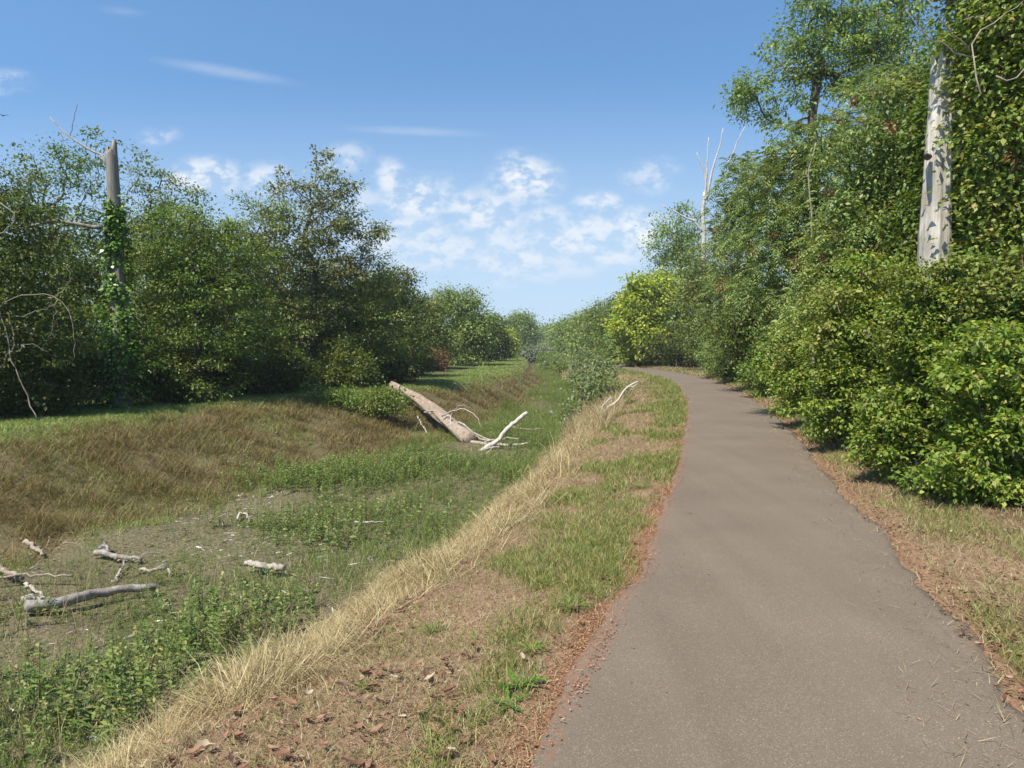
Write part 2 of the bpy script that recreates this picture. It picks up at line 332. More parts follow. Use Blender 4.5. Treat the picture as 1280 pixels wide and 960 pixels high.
def ground_mat():
    m, nt, N, L = new_mat('earth_and_thatch')
    out = N.new('ShaderNodeOutputMaterial'); p = N.new('ShaderNodeBsdfPrincipled'); p.inputs['Roughness'].default_value = .95
    p.inputs['Specular IOR Level'].default_value = .1
    tc = N.new('ShaderNodeTexCoord')
    def noise(sc, det=6, rough=.6):
        n = N.new('ShaderNodeTexNoise'); n.inputs['Scale'].default_value = sc; n.inputs['Detail'].default_value = det; n.inputs['Roughness'].default_value = rough
        L.new(tc.outputs['Object'], n.inputs['Vector']); return n
    def mixc(fac, a, b):
        x = N.new('ShaderNodeMix'); x.data_type = 'RGBA'
        if hasattr(fac, 'links'): L.new(fac, x.inputs[0])
        else: x.inputs[0].default_value = fac
        for s, v in ((6, a), (7, b)):
            if hasattr(v, 'links'): L.new(v, x.inputs[s])
            else: x.inputs[s].default_value = (*v, 1)
        return x.outputs[2]
    def mul(a, b):
        x = N.new('ShaderNodeMath'); x.operation = 'MULTIPLY'; x.use_clamp = True
        for s, v in ((0, a), (1, b)):
            if hasattr(v, 'links'): L.new(v, x.inputs[s])
            else: x.inputs[s].default_value = v
        return x.outputs[0]
    def attr(n):
        a = N.new('ShaderNodeAttribute'); a.attribute_name = n; return a.outputs['Fac']
    n1 = noise(1.3); n2 = noise(28, 4, .7); n3 = noise(5, 5)
    thatch = ramp(N, [(.28, (.13, .078, .045)), (.5, (.24, .155, .092)), (.72, (.34, .245, .15))]); L.new(n2.outputs['Fac'], thatch.inputs[0])
    earth = ramp(N, [(.3, (.10, .058, .036)), (.7, (.21, .13, .085))]); L.new(n2.outputs['Fac'], earth.inputs[0])
    rp = ramp(N, [(.42, (0, 0, 0)), (.6, (1, 1, 1))]); L.new(n1.outputs['Fac'], rp.inputs[0])
    c = mixc(mul(rp.outputs[0], .55), thatch.outputs[0], earth.outputs[0])
    # greener patches
    rg = ramp(N, [(.5, (0, 0, 0)), (.66, (.45, .45, .45))]); L.new(n3.outputs['Fac'], rg.inputs[0])
    c = mixc(rg.outputs[0], c, (.11, .115, .045))
    # canal floor: silt with dark damp and pale dry patches
    silt = ramp(N, [(.3, (.06, .05, .026)), (.52, (.13, .108, .062)), (.72, (.25, .215, .145))]); L.new(n2.outputs['Fac'], silt.inputs[0])
    c = mixc(attr('floor'), c, silt.outputs[0])
    sl = ramp(N, [(.3, (.065, .055, .027)), (.7, (.165, .135, .07))]); L.new(n2.outputs['Fac'], sl.inputs[0])
    c = mixc(attr('slope'), c, sl.outputs[0])
    lt = ramp(N, [(.3, (.05, .07, .022)), (.7, (.11, .125, .045))]); L.new(n2.outputs['Fac'], lt.inputs[0])
    c = mixc(attr('lefttop'), c, lt.outputs[0])
    red = ramp(N, [(.3, (.16, .07, .037)), (.7, (.32, .15, .085))]); L.new(n2.outputs['Fac'], red.inputs[0])
    c = mixc(mul(attr('edge'), 1.1), c, red.outputs[0])
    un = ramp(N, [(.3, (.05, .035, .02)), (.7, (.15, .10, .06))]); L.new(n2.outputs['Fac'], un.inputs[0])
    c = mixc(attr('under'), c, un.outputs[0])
    L.new(c, p.inputs['Base Color'])
    b = N.new('ShaderNodeBump'); b.inputs['Strength'].default_value = .8; b.inputs['Distance'].default_value = .03
    L.new(n2.outputs['Fac'], b.inputs['Height']); L.new(b.outputs[0], p.inputs['Normal'])
    L.new(p.outputs[0], out.inputs[0])
    return m

def asphalt_mat():
    m, nt, N, L = new_mat('worn_asphalt')
    out = N.new('ShaderNodeOutputMaterial'); p = N.new('ShaderNodeBsdfPrincipled'); p.inputs['Roughness'].default_value = .82
    p.inputs['Specular IOR Level'].default_value = .3
    tc = N.new('ShaderNodeTexCoord')
    big = N.new('ShaderNodeTexNoise'); big.inputs['Scale'].default_value = .8; big.inputs['Detail'].default_value = 5
    fine = N.new('ShaderNodeTexNoise'); fine.inputs['Scale'].default_value = 170; fine.inputs['Detail'].default_value = 3; fine.inputs['Roughness'].default_value = .8
    vor = N.new('ShaderNodeTexVoronoi'); vor.inputs['Scale'].default_value = 210
    mp = N.new('ShaderNodeMapping'); mp.inputs['Scale'].default_value = (3.0, .22, 1); mp.inputs['Rotation'].default_value = (0, 0, .27)
    streak = N.new('ShaderNodeTexNoise'); streak.inputs['Scale'].default_value = 1.2; streak.inputs['Detail'].default_value = 5
    for n in (big, fine, vor): L.new(tc.outputs['Object'], n.inputs['Vector'])
    L.new(tc.outputs['Object'], mp.inputs[0]); L.new(mp.outputs[0], streak.inputs['Vector'])
    base = ramp(N, [(.28, (.117, .091, .065)), (.72, (.149, .116, .083))]); L.new(big.outputs['Fac'], base.inputs[0])
    sp = ramp(N, [(.3, (.6, .58, .56)), (.5, (1, 1, 1)), (.68, (1.55, 1.55, 1.5))]); L.new(fine.outputs['Fac'], sp.inputs[0])
    mu = N.new('ShaderNodeMix'); mu.data_type = 'RGBA'; mu.blend_type = 'MULTIPLY'; mu.inputs[0].default_value = .85
    L.new(base.outputs[0], mu.inputs[6]); L.new(sp.outputs[0], mu.inputs[7])
    # pale stones in the mix
    st = ramp(N, [(.0, (1, 1, 1)), (.93, (1, 1, 1)), (.965, (1.9, 1.85, 1.75))]); 
    sx = N.new('ShaderNodeSeparateColor'); L.new(vor.outputs['Color'], sx.inputs[0]); L.new(sx.outputs[0], st.inputs[0])
    mu2 = N.new('ShaderNodeMix'); mu2.data_type = 'RGBA'; mu2.blend_type = 'MULTIPLY'; mu2.inputs[0].default_value = .8
    L.new(mu.outputs[2], mu2.inputs[6]); L.new(st.outputs[0], mu2.inputs[7])
    ss = ramp(N, [(.35, (.95, .95, .95)), (.65, (1.04, 1.04, 1.04))]); L.new(streak.outputs['Fac'], ss.inputs[0])
    mu3 = N.new('ShaderNodeMix'); mu3.data_type = 'RGBA'; mu3.blend_type = 'MULTIPLY'; mu3.inputs[0].default_value = 1
    L.new(mu2.outputs[2], mu3.inputs[6]); L.new(ss.outputs[0], mu3.inputs[7])
    # rusty dust along the left edge
    ed = N.new('ShaderNodeAttribute'); ed.attribute_name = 'dust'
    en = N.new('ShaderNodeTexNoise'); en.inputs['Scale'].default_value = 16; en.inputs['Detail'].default_value = 6; L.new(tc.outputs['Object'], en.inputs['Vector'])
    em = N.new('ShaderNodeMath'); em.operation = 'MULTIPLY_ADD'; L.new(en.outputs['Fac'], em.inputs[0]); em.inputs[1].default_value = 1.6; em.inputs[2].default_value = -.8
    ea = N.new('ShaderNodeMath'); ea.operation = 'ADD'; L.new(ed.outputs['Fac'], ea.inputs[0]); L.new(em.outputs[0], ea.inputs[1])
    er = ramp(N, [(.72, (0, 0, 0)), (1.15 if False else 1.0, (.5, .5, .5))]); L.new(ea.outputs[0], er.inputs[0])
    mx = N.new('ShaderNodeMix'); mx.data_type = 'RGBA'; L.new(er.outputs[0], mx.inputs[0]); L.new(mu3.outputs[2], mx.inputs[6]); mx.inputs[7].default_value = (.21, .105, .062, 1)
    L.new(mx.outputs[2], p.inputs['Base Color'])
    b = N.new('ShaderNodeBump'); b.inputs['Strength'].default_value = .35; b.inputs['Distance'].default_value = .006
    L.new(fine.outputs['Fac'], b.inputs['Height']); L.new(b.outputs[0], p.inputs['Normal'])
    L.new(p.outputs[0], out.inputs[0])
    return m

def build_path():
    ys = [-5.0]
    while ys[-1] < 200: ys.append(ys[-1] + max(.06, .012 * max(ys[-1], 0)))
    ys = np.array(ys); n = len(ys)
    ts = np.array([0, .03, .1, .25, .4, .5, .6, .75, .9, .97, 1.0]); k = len(ts)
    lo = XP(ys) + (fbm(ys * 1.7, ys * 0 + 3, 4) - .5) * .14 + (vnoise(ys * 9, ys * 0 + 1) - .5) * .04
    ro = XR(ys) + (fbm(ys * 1.3, ys * 0 + 8, 4) - .5) * .26 + (vnoise(ys * 8, ys * 0 + 4) - .5) * .07
    X = lo[:, None] * (1 - ts) + ro[:, None] * ts
    Z = .001 + .022 * (1 - (2 * ts - 1) ** 2)[None, :] + (fbm(X * .6, np.repeat(ys[:, None], k, 1) * .6, 2) - .5) * .012
    top = np.stack([X, np.repeat(ys[:, None], k, 1), Z], -1)
    sk = np.stack([X[:, 0] - .02, ys, np.full(n, -.06)], -1)[:, None]; sk2 = np.stack([X[:, -1] + .02, ys, np.full(n, -.06)], -1)[:, None]
    A = np.concatenate([sk, top, sk2], 1); k2 = k + 2
    i = np.arange(n - 1)[:, None] * k2; j = np.arange(k2 - 1)[None, :]
    Q = np.stack([i + j, i + j + 1, i + k2 + j + 1, i + k2 + j], -1).reshape(-1, 4)
    V = A.reshape(-1, 3)
    me = mesh_faces('path', V, Q, True)
    d = np.maximum(1 - (V[:, 0] - XP(V[:, 1])) / .35, 0) + .7 * np.maximum(1 - (XR(V[:, 1]) - V[:, 0]) / .22, 0)
    a = me.attributes.new('dust', 'FLOAT', 'POINT'); a.data.foreach_set('value', np.clip(d, 0, 1).astype(np.float32))
    o = link('path', me, asphalt_mat()); tag(o, kind='structure')
    o['label'] = 'worn brownish grey asphalt path curving along the canal'

build_ground(); build_path()

# ------------------------------------------------------------------ ground cover
def sample(fa, fb, y0, y1, n, pw=1.3, rng=RG, tx=None):
    """n points between the lines fa(y), fb(y); density falls as y**-pw"""
    ys = np.linspace(y0, y1, 3000); w = np.maximum(fb(ys) - fa(ys), 0) * np.maximum(ys, 2.0) ** -pw
    c = np.cumsum(w); c /= c[-1]
    y = np.interp(rng.random(n), c, ys)
    t = rng.random(n) if tx is None else tx(rng, n)
    return fa(y) * (1 - t) + fb(y) * t, y

def in_view(x, y, m=.25):
    return np.abs(x) < (y + .4) * (.727 + m) + .4

def blades(x, y, h, w, lean=.5, ldir=None, rng=RG, droop=.35, zoff=-.01):
    n = len(x); z = ground_z(x, y) + zoff
    P = np.stack([x, y, z], -1)
    th = rng.random(n) * 2 * math.pi if ldir is None else ldir + rng.normal(size=n) * 1.3
    D = np.stack([np.cos(th), np.sin(th), np.zeros(n)], -1)
    ph = rng.random(n) * 2 * math.pi
    S = np.stack([np.cos(ph), np.sin(ph), np.zeros(n)], -1)
    ln = np.abs(rng.normal(size=n) * .3 + 1) * lean
    up = np.array([0, 0, 1.])
    ca = np.cos(ln)[:, None]; sa = np.sin(ln)[:, None]
    d1 = up * ca + D * sa
    l2 = ln + droop * (0.5 + rng.random(n)); d2 = up * np.cos(l2)[:, None] + D * np.sin(l2)[:, None]
    h = np.asarray(h)[:, None]; w = np.asarray(w)[:, None] * .5
    m_ = P + d1 * h * .55; tip = m_ + d2 * h * .45
    V = np.stack([P - S * w, P + S * w, m_ + S * w * .8, m_ - S * w * .8, tip], 1).reshape(-1, 3)
    b = np.arange(n)[:, None] * 5
    Fc = np.concatenate([b + np.array([0, 1, 2]), b + np.array([0, 2, 3]), b + np.array([3, 2, 4])])
    return V, Fc

def cover(name, parts, mat, label):
    g = Geo()
    for V, Fc in parts: g.add(V, Fc)
    o = link(name, g.mesh(name), mat)
    tag(o, label, name.replace('_', ' '), kind='stuff')
    return o

def keep(mask, *a): return [q[mask] for q in a]

def lod(y, d0=5.0, p=.65): return np.maximum(1, y / d0) ** p

# short dry thatch over the right bank of the canal, between crest and path
x, y = sample(lambda q: XC(q) - .2, lambda q: XP(q) + .03, .8, 120, 220000, 1.35)
m = in_view(x, y); x, y = keep(m, x, y)
t1 = blades(x, y, RG.uniform(.03, .10, len(x)) * lod(y, 6, .4), RG.uniform(.0018, .004, len(x)) * lod(y, 5, .8), 1.15, None, droop=.5)
# right verge thatch
x, y = sample(lambda q: XR(q) - .07, lambda q: XH(q) + .7, 1.5, 62, 110000, 1.3)
m = in_view(x, y) & (RG.random(len(x)) < sstep(-.05, .3, x - XR(y)) * .85 + .15); x, y = keep(m, x, y)
t2 = blades(x, y, RG.uniform(.04, .13, len(x)) * lod(y, 6, .4), RG.uniform(.002, .0045, len(x)) * lod(y, 5, .8), 1.0, None, droop=.5)
x, y = sample(lambda q: XR(q) - .55, lambda q: XR(q) + .05, 2, 30, 2600, 1.3, tx=lambda r, n: 1 - r.random(n) ** 2.2 * 1.0)
m = in_view(x, y); x, y = keep(m, x, y)
t3 = blades(x, y, RG.uniform(.03, .10, len(x)), RG.uniform(.002, .0045, len(x)) * lod(y, 5, .8), 1.5, None, droop=.05, zoff=.03)
cover('dry_grass', [t1, t2, t3], M['g_dry'], 'short dry brown grass on both verges of the asphalt path')

# green tufts in the verge thatch: a band beside the path plus loose patches
parts = []
x, y = sample(lambda q: XP(q) - 1.9, lambda q: XP(q) - .03, 1.6, 70, 230000, 1.35)
band = (XP(y) - x)
pt = fbm(x * 1.9 + 3, y * 1.1 + 5, 4)
pr = .95 * sstep(.44, .76, pt + .15 * sstep(3.6, 6.5, y) - .26 * sstep(.3, 1.7, band) - .14 * (1 - sstep(.05, .3, band)) * (y < 7) + .10 * (vnoise(x * 7, y * 7) - .5))
m = in_view(x, y) & (RG.random(len(x)) < pr); x, y = keep(m, x, y)
parts.append(blades(x, y, RG.uniform(.04, .14, len(x)) * lod(y, 7, .4), RG.uniform(.0025, .0055, len(x)) * lod(y, 5, .8), .55, None, droop=.6))
x, y = sample(lambda q: XC(q) + .2, lambda q: XP(q) - .1, 1.2, 40, 60000, 1.4)
m = in_view(x, y) & (RG.random(len(x)) < (.10 + .9 * sstep(.5, .74, fbm(x * 2.6 + 31, y * 2.0 + 2, 4)))); x, y = keep(m, x, y)
parts.append(blades(x, y, RG.uniform(.03, .09, len(x)) * lod(y, 7, .4), RG.uniform(.0025, .005, len(x)) * lod(y, 5, .8), .7, None, droop=.6))
x, y = sample(lambda q: XR(q) + .1, lambda q: XH(q) + .1, 2.5, 50, 60000, 1.3)
m = in_view(x, y) & (RG.random(len(x)) < (.08 + .7 * sstep(.46, .70, fbm(x * 1.5 + 11, y * 1.0 + 22, 4) - .10 + .13 * sstep(5.5, 9, y)))); x, y = keep(m, x, y)
parts.append(blades(x, y, RG.uniform(.05, .14, len(x)) * lod(y, 7, .4), RG.uniform(.0025, .0055, len(x)) * lod(y, 5, .8), .6, None, droop=.6))
cover('green_grass', parts, M['g_green'], 'green grass growing in tufts along the edges of the path')

# long straw lying over the crest of the near bank
parts = []
def crest_t(rng, n): return np.clip(rng.normal(size=n) * .22 + .45, -.2, 1.1)
x, y = sample(lambda q: XC(q) - .55, lambda q: XC(q) + .28, 1.5, 120, 95000, 1.25, tx=crest_t)
m = in_view(x, y, .4) & (RG.random(len(x)) < ((.10 + .90 * sstep(.38, .6, fbm(x * 1.6 + 4, y * 1.6, 3) + .03)) * (1 - .55 * sstep(8, 16, y)))); x, y = keep(m, x, y)
hm = sstep(.3, .7, fbm(x * 2.3 + 70, y * 2.3, 3)); dirf = fbm(x * 1.1 + 15, y * 1.1 + 44, 2) * 14
parts.append(blades(x, y, (.08 + .42 * hm) * RG.uniform(.5, 1.15, len(x)) * lod(y, 9, .3), RG.uniform(.002, .0048, len(x)) * lod(y, 5, .75), 1.2, dirf, droop=1.1))
x, y = sample(lambda q: XF2(q) + .1, lambda q: XC(q) - .2, 1.5, 140, 60000, 1.1)
m = in_view(x, y, .4); x, y = keep(m, x, y)
parts.append(blades(x, y, RG.uniform(.08, .3, len(x)) * lod(y, 9, .3), RG.uniform(.002, .0045, len(x)) * lod(y, 5, .75), 1.0, None, droop=.6))
x, y = sample(lambda q: XC(q) - 1.3, lambda q: XC(q) + .25, 15, 75, 26000, .9)
m = in_view(x, y, .1) & (RG.random(len(x)) < sstep(.4, .6, fbm(x * .8 + 5, y * .5 + 12, 3))); x, y = keep(m, x, y)
parts.append(blades(x, y, RG.uniform(.25, .75, len(x)), RG.uniform(.003, .006, len(x)) * lod(y, 8, .7), .4, None, droop=.5))
cover('straw_grass', parts, M['g_straw'], 'long pale straw grass lying over the crest of the near bank')

# far bank slope
parts = []
x, y = sample(lambda q: XL(q) + .1, lambda q: XF1(q) + .5, 6, 75, 190000, 1.25)
m = in_view(x, y, .1); x, y = keep(m, x, y)
tuss = fbm(x * 1.3 + 9, y * 1.3, 3)
parts.append(blades(x, y, (.04 + .20 * sstep(.45, .78, tuss)) * RG.uniform(.5, 1.2, len(x)), RG.uniform(.004, .008, len(x)) * lod(y, 10, .7), .95, -.6, droop=.7))
cover('bank_grass', parts, M['g_slope'], 'matted brown grass on the slope of the far bank')
x, y = sample(lambda q: XL(q), lambda q: XF1(q) + .8, 6, 75, 90000, 1.25)
tt = (x - XL(y)) / (XF1(y) - XL(y))
m = in_view(x, y, .1) & (RG.random(len(x)) < sstep(.46, .66, fbm(x * .9 + 21, y * .9 + 4, 4) + .12 * (1 - sstep(.05, .5, tt)) + .08 * sstep(.75, 1.0, tt))); x, y = keep(m, x, y)
bank_green = blades(x, y, RG.uniform(.06, .2, len(x)), RG.uniform(.004, .008, len(x)) * lod(y, 10, .7), .7, None, droop=.6)
# straw tussocks of the same bank
parts = []
cx, cy = sample(lambda q: XL(q) + .8, lambda q: XF1(q) + .2, 8, 62, 260, .9)
for a, b in zip(cx, cy):
    k = 130; r = RG.normal(size=(k, 2)) * .16
    parts.append(blades(a + r[:, 0] * 1.5, b + r[:, 1], RG.uniform(.2, .5, k), RG.uniform(.004, .008, k) * lod(np.full(k, b), 10, .7), .75, -.5, droop=.9))
cover('tussock_grass', parts, M['g_slope'], 'drooping dry grass tussocks on the slope of the far bank')

# sunlit grass strip on top of the far bank
parts = []
x, y = sample(lambda q: XL(q) - 3.2, lambda q: XL(q) + .55, 8, 110, 120000, 1.2)
m = in_view(x, y, .1); x, y = keep(m, x, y)
parts.append(bank_green)
parts.append(blades(x, y, RG.uniform(.05, .16, len(x)), RG.uniform(.005, .009, len(x)) * lod(y, 11, .8), .6, None, droop=.6))
cover('bank_top_grass', parts, M['g_strip'], 'green grass along the top of the far bank and in patches down its slope')

# leafy green weeds in the canal bed
def scatter(T, Tf, P, rz, s, tilt=None):
    """copies of a small template merged into one array"""
    n = len(P); c, si = np.cos(rz)[:, None], np.sin(rz)[:, None]
    X = T[None, :, 0] * c - T[None, :, 1] * si; Y = T[None, :, 0] * si + T[None, :, 1] * c
    Z = np.repeat(T[None, :, 2], n, 0)
    V = np.stack([X, Y, Z], -1) * np.asarray(s)[:, None, None]
    if tilt is not None:
        V[..., 0] += V[..., 2] * tilt[:, 0:1]; V[..., 1] += V[..., 2] * tilt[:, 1:2]
    V += P[:, None, :]
    Fc = Tf[None] + (np.arange(n) * len(T))[:, None, None]
    return V.reshape(-1, 3), Fc.reshape(-1, Tf.shape[1])

def weed_template(rng, nl=14, h=.3, L=.09, W=.03):
    V = []; Fq = []
    for i in range(nl):
        z = h * (.15 + .85 * (i + rng.random()) / nl); a = i * 2.4 + rng.random()
        d = np.array([math.cos(a), math.sin(a), .55 + rng.normal() * .25]); d /= np.linalg.norm(d)
        s = np.array([-math.sin(a), math.cos(a), rng.normal() * .3])
        b = np.array([rng.normal() * .012, rng.normal() * .012, z]); l = L * (1.25 - .6 * z / h) * rng.uniform(.7, 1.2)
        k = len(V)
        V += [b, b + d * l * .5 + s * W * .5 - [0, 0, .0], b + d * l - [0, 0, l * .18], b + d * l * .5 - s * W * .5]
        Fq.append([k, k + 1, k + 2, k + 3])
    k = len(V)
    V += [[-.004, 0, 0], [.004, 0, 0], [.002, 0, h], [-.002, 0, h]]; Fq.append([k, k + 1, k + 2, k + 3])
    return np.array(V), np.array(Fq)

g = Geo()
for v in range(4):
    T, Tf = weed_template(np.random.default_rng(30 + v), nl=[18, 24, 14, 30][v], h=[.2, .3, .12, .4][v], L=[.05, .045, .05, .05][v], W=[.016, .012, .019, .010][v])
    x, y = sample(lambda q: XF1(q) - .1, lambda q: XF2(q) + .35, 3, 120, 13000, 1.0)
    pn = fbm(x * .55 + 3 + v * .2, y * .4 + 7, 4)
    # denser to the right and further away, bare silt patches towards the far left
    tt = (x - XF1(y)) / (XF2(y) - XF1(y))
    pr = .9 * sstep(.38, .84, .12 * (vnoise(x * 3, y * 3) - .5) * 2 + pn + .06 * sstep(.25, .85, tt) + .2 * sstep(10, 20, y) - .02 * (1 - sstep(6, 11, y)) - .14 * (1 - sstep(.1, .6, tt)) * (1 - sstep(10, 15, y)) - .04 * (1 - sstep(8, 12, y)))
    pr = pr * (1 - .95 * np.exp(-(((x + .7) / 1.5) ** 2 + ((y - 18.3) / 2.0) ** 2)))
    m = in_view(x, y, .15) & (RG.random(len(x)) < pr); x, y = keep(m, x, y)
    n = len(x)
    clump = 1 + 1.0 * sstep(.62, .75, fbm(x * .8 + 40, y * .6, 3))
    g.add(*scatter(T, Tf, np.stack([x, y, ground_z(x, y) - .02], -1), RG.random(n) * 6.3, RG.uniform(.4, .95, n) * lod(y, 30, .3) * clump * (.68 + .32 * sstep(7, 14, y)), RG.normal(size=(n, 2)) * .15))
# low clumps near the foot of the bank
for (px, py, r, k) in ((390, 606, 1.0, 380), (450, 600, .9, 260), (500, 590, 1.0, 230), (262, 795, .55, 90), (90, 905, .8, 130), (430, 665, .9, 150), (560, 590, .9, 160)):
    d = 880 * (CAM_Z - DEEP) / (py - 434); cx_ = (px - 640) * d / F
    T, Tf = weed_template(np.random.default_rng(px), nl=22, h=.36, L=.075, W=.026)
    q = RG.normal(size=(k, 2)) * np.array([r, r * .9]) * .75
    x, y = cx_ + q[:, 0], d + q[:, 1]
    g.add(*scatter(T, Tf, np.stack([x, y, ground_z(x, y) - .02], -1), RG.random(k) * 6.3, RG.uniform(.6, 1.2, k), RG.normal(size=(k, 2)) * .15))
o = link('weeds', g.mesh('weeds'), M['g_weed']); tag(o, 'green leafy weeds covering the dry canal bed', 'weeds', kind='stuff')

parts = []
x, y = sample(lambda q: XF1(q) - .3, lambda q: XF2(q) + .2, 3.5, 24, 90000, 1.0)
m = in_view(x, y, .1) & (RG.random(len(x)) < .15 + .85 * sstep(.4, .6, fbm(x * 1.5 + 33, y * 1.5 + 1, 4))); x, y = keep(m, x, y)
parts.append(blades(x, y, RG.uniform(.02, .07, len(x)), RG.uniform(.005, .010, len(x)), .9, None, droop=.5))
x, y = sample(lambda q: XF1(q), lambda q: XF2(q) + .3, 3.5, 170, 120000, 1.0)
pn = fbm(x * .5 + 13, y * .35 + 1, 4); tt = (x - XF1(y)) / (XF2(y) - XF1(y))
m = in_view(x, y, .1) & (RG.random(len(x)) < sstep(.42, .66, pn + .16 * sstep(.2, .8, tt) + .2 * sstep(14, 22, y) - .14) * (1 - .9 * np.exp(-(((x + .7) / 1.5) ** 2 + ((y - 18.3) / 2.0) ** 2)))); x, y = keep(m, x, y)
parts.append(blades(x, y, RG.uniform(.06, .22, len(x)), RG.uniform(.004, .008, len(x)) * lod(y, 9, .85), .45, None, droop=.4))
xs, ys_ = sample(lambda q: XF1(q) - .2, lambda q: XF2(q) + .3, 3.5, 26, 9000, 1.0)
ms = in_view(xs, ys_, .1) & (RG.random(len(xs)) < sstep(.42, .62, fbm(xs * .9 + 3, ys_ * .9 + 61, 3))); xs, ys_ = keep(ms, xs, ys_)
cover('dry_stems', [blades(xs, ys_, RG.uniform(.12, .42, len(xs)), RG.uniform(.003, .006, len(xs)), .25, None, droop=.3)], M['g_dry'], 'thin dry brown stems standing between the weeds of the canal bed')
cover('ditch_grass', parts, M['g_weed'], 'dark green grass standing in the canal bed')

# fallen leaves and debris
def leaf_template(rng, curl=1.0):
    """a dry curled leaf: 3 x 5 net with a ragged outline"""
    wd = np.array([.04, .2, .26, .17, .02]) * rng.uniform(.6, 1.3, 5); ty = np.linspace(-.5, .5, 5)
    V = []
    c1 = curl * rng.uniform(.3, 1.1); c2 = curl * rng.uniform(-.9, .9)
    for i in range(5):
        zc = c1 * (ty[i] ** 2) + c2 * .35 * ty[i]
        for sx in (-1, 0, 1):
            V.append([sx * wd[i] * rng.uniform(.75, 1.2) + rng.normal() * .02, ty[i] + rng.normal() * .03, zc + abs(sx) * c1 * wd[i] * .9 + rng.normal() * .04])
    Q = [[i * 3 + j, i * 3 + j + 1, i * 3 + j + 4, i * 3 + j + 3] for i in range(4) for j in range(2)]
    return np.array(V), np.array(Q)
g = Geo()
def litter(fa, fb, y0, y1, n, size, pw=1.2, prf=None, hz=.02):
    for v in range(6):
        T, Tf = leaf_template(np.random.default_rng(70 + v))
        x, y = sample(fa, fb, y0, y1, n // 6, pw)
        m = in_view(x, y)
        if prf is not None: m &= RG.random(len(x)) < prf(x, y)
        x, y = keep(m, x, y); k = len(x)
        onp = (x > XP(y) + .03) & (x < XR(y) - .03)
        z = np.where(onp, .014, ground_z(x, y) + RG.uniform(.003, hz, k))
        g.add(*scatter(T, Tf, np.stack([x, y, z], -1), RG.random(k) * 6.3, RG.uniform(.35, 1.45, k) * size * lod(y, 7, .45), RG.normal(size=(k, 2)) * .3))
litter(lambda q: XR(q) - .05, lambda q: XH(q) + .2, 2, 50, 17000, .03, 1.25, lambda x, y: .18 + .6 * np.exp(-((x - XR(y) - .1) / .18) ** 2) * sstep(.35, .6, fbm(x * 2.1, y * 1.4, 3)), .05)
litter(lambda q: XC(q) - .1, lambda q: XP(q) - .1, 1.3, 9, 1000, .055, 1.9, lambda x, y: sstep(.56, .68, fbm(x * 1.3 + 50, y * 1.3 + 20, 3) + .22 * (1 - sstep(2.6, 4.5, y))) * .9, .05)
litter(lambda q: XC(q) + .0, lambda q: XP(q) + .02, 1.3, 14, 9000, .018, 1.7, lambda x, y: .08 + .6 * sstep(.48, .66, fbm(x * 1.3 + 50, y * 1.3 + 20, 3) + .16 * (1 - sstep(2.6, 4.5, y))), .03)
litter(lambda q: XL(q), lambda q: XF1(q) + 2, 6, 30, 1500, .045, 1.0, None, .08)
litter(lambda q: XP(q) + .05, lambda q: XR(q) - .02, 2, 24, 260, .016, 1.2)
o = link('leaf_litter', g.mesh('leaf_litter'), M['litter']); tag(o, 'rust red fallen leaves gathered along both path edges and the near bank', 'leaf litter', kind='stuff')
g = Geo()
litter(lambda q: XP(q) - .34, lambda q: XP(q) + .12, 1.6, 40, 46000, .014, 1.4, lambda x, y: np.exp(-((x - XP(y) + .06) / .11) ** 2) * (.15 + .85 * sstep(.42, .62, fbm(x * 2, y * 1.2, 3))), .012)
o = link('leaf_crumbs', g.mesh('leaf_crumbs'), M['crumbs']); tag(o, 'fine rusty orange leaf crumbs hugging the path edge on the canal side', 'leaf crumbs', kind='stuff')

g = Geo()
for v in range(3):
    rr = np.random.default_rng(90 + v)
    T = np.array([[-.5, -.1, .02], [.5, -.07, .05], [.45, .12, .03], [-.48, .1, .0], [-.3, -.05, .14], [.3, -.03, .16], [.3, .06, .14], [-.3, .05, .12]]) + rr.normal(size=(8, 3)) * .03
    T = T * np.array([1, [.35, .7, .18][v], [.35, .5, .2][v]])
    Tf = np.array([[4, 5, 6, 7], [0, 1, 5, 4], [1, 2, 6, 5], [2, 3, 7, 6], [3, 0, 4, 7]])
    x, y = sample(lambda q: XF1(q) - .6, lambda q: XF2(q) - .2, 4.0, 22, 2600, .9)
    m = in_view(x, y) & (RG.random(len(x)) < sstep(.42, .62, fbm(x * .6 + 60, y * .6, 3)) * (.25 + .75 * (1 - sstep(.2, .8, (x - XF1(y)) / (XF2(y) - XF1(y)))))); x, y = keep(m, x, y); k = len(x)
    g.add(*scatter(T, Tf, np.stack([x, y, ground_z(x, y)], -1), RG.random(k) * 6.3, RG.uniform(.03, .13, k) * (1 + .8 * (v == 2)), RG.normal(size=(k, 2)) * .2))
o = link('debris', g.mesh('debris'), M['chips']); tag(o, 'pale wood chips and shells scattered over the silt of the canal bed', 'debris', kind='stuff')

# ------------------------------------------------------------------ trees and shrubs
def leaf_quads(P, A, Nn, L, W, rng):
    """P base (n,3), A axis (n,3), Nn facing (n,3)"""
    A = norm(A); S = norm(np.cross(A, Nn)); U = np.cross(S, A)
    L = np.asarray(L)[:, None]; W = np.asarray(W)[:, None] * .5
    fold = rng.uniform(.05, .35, (len(P), 1))
    V = np.stack([P, P + A * L * .42 + S * W + U * W * fold, P + A * L - U * L * .12, P + A * L * .42 - S * W + U * W * fold], 1).reshape(-1, 3)
    return V, np.arange(len(P) * 4).reshape(-1, 4)

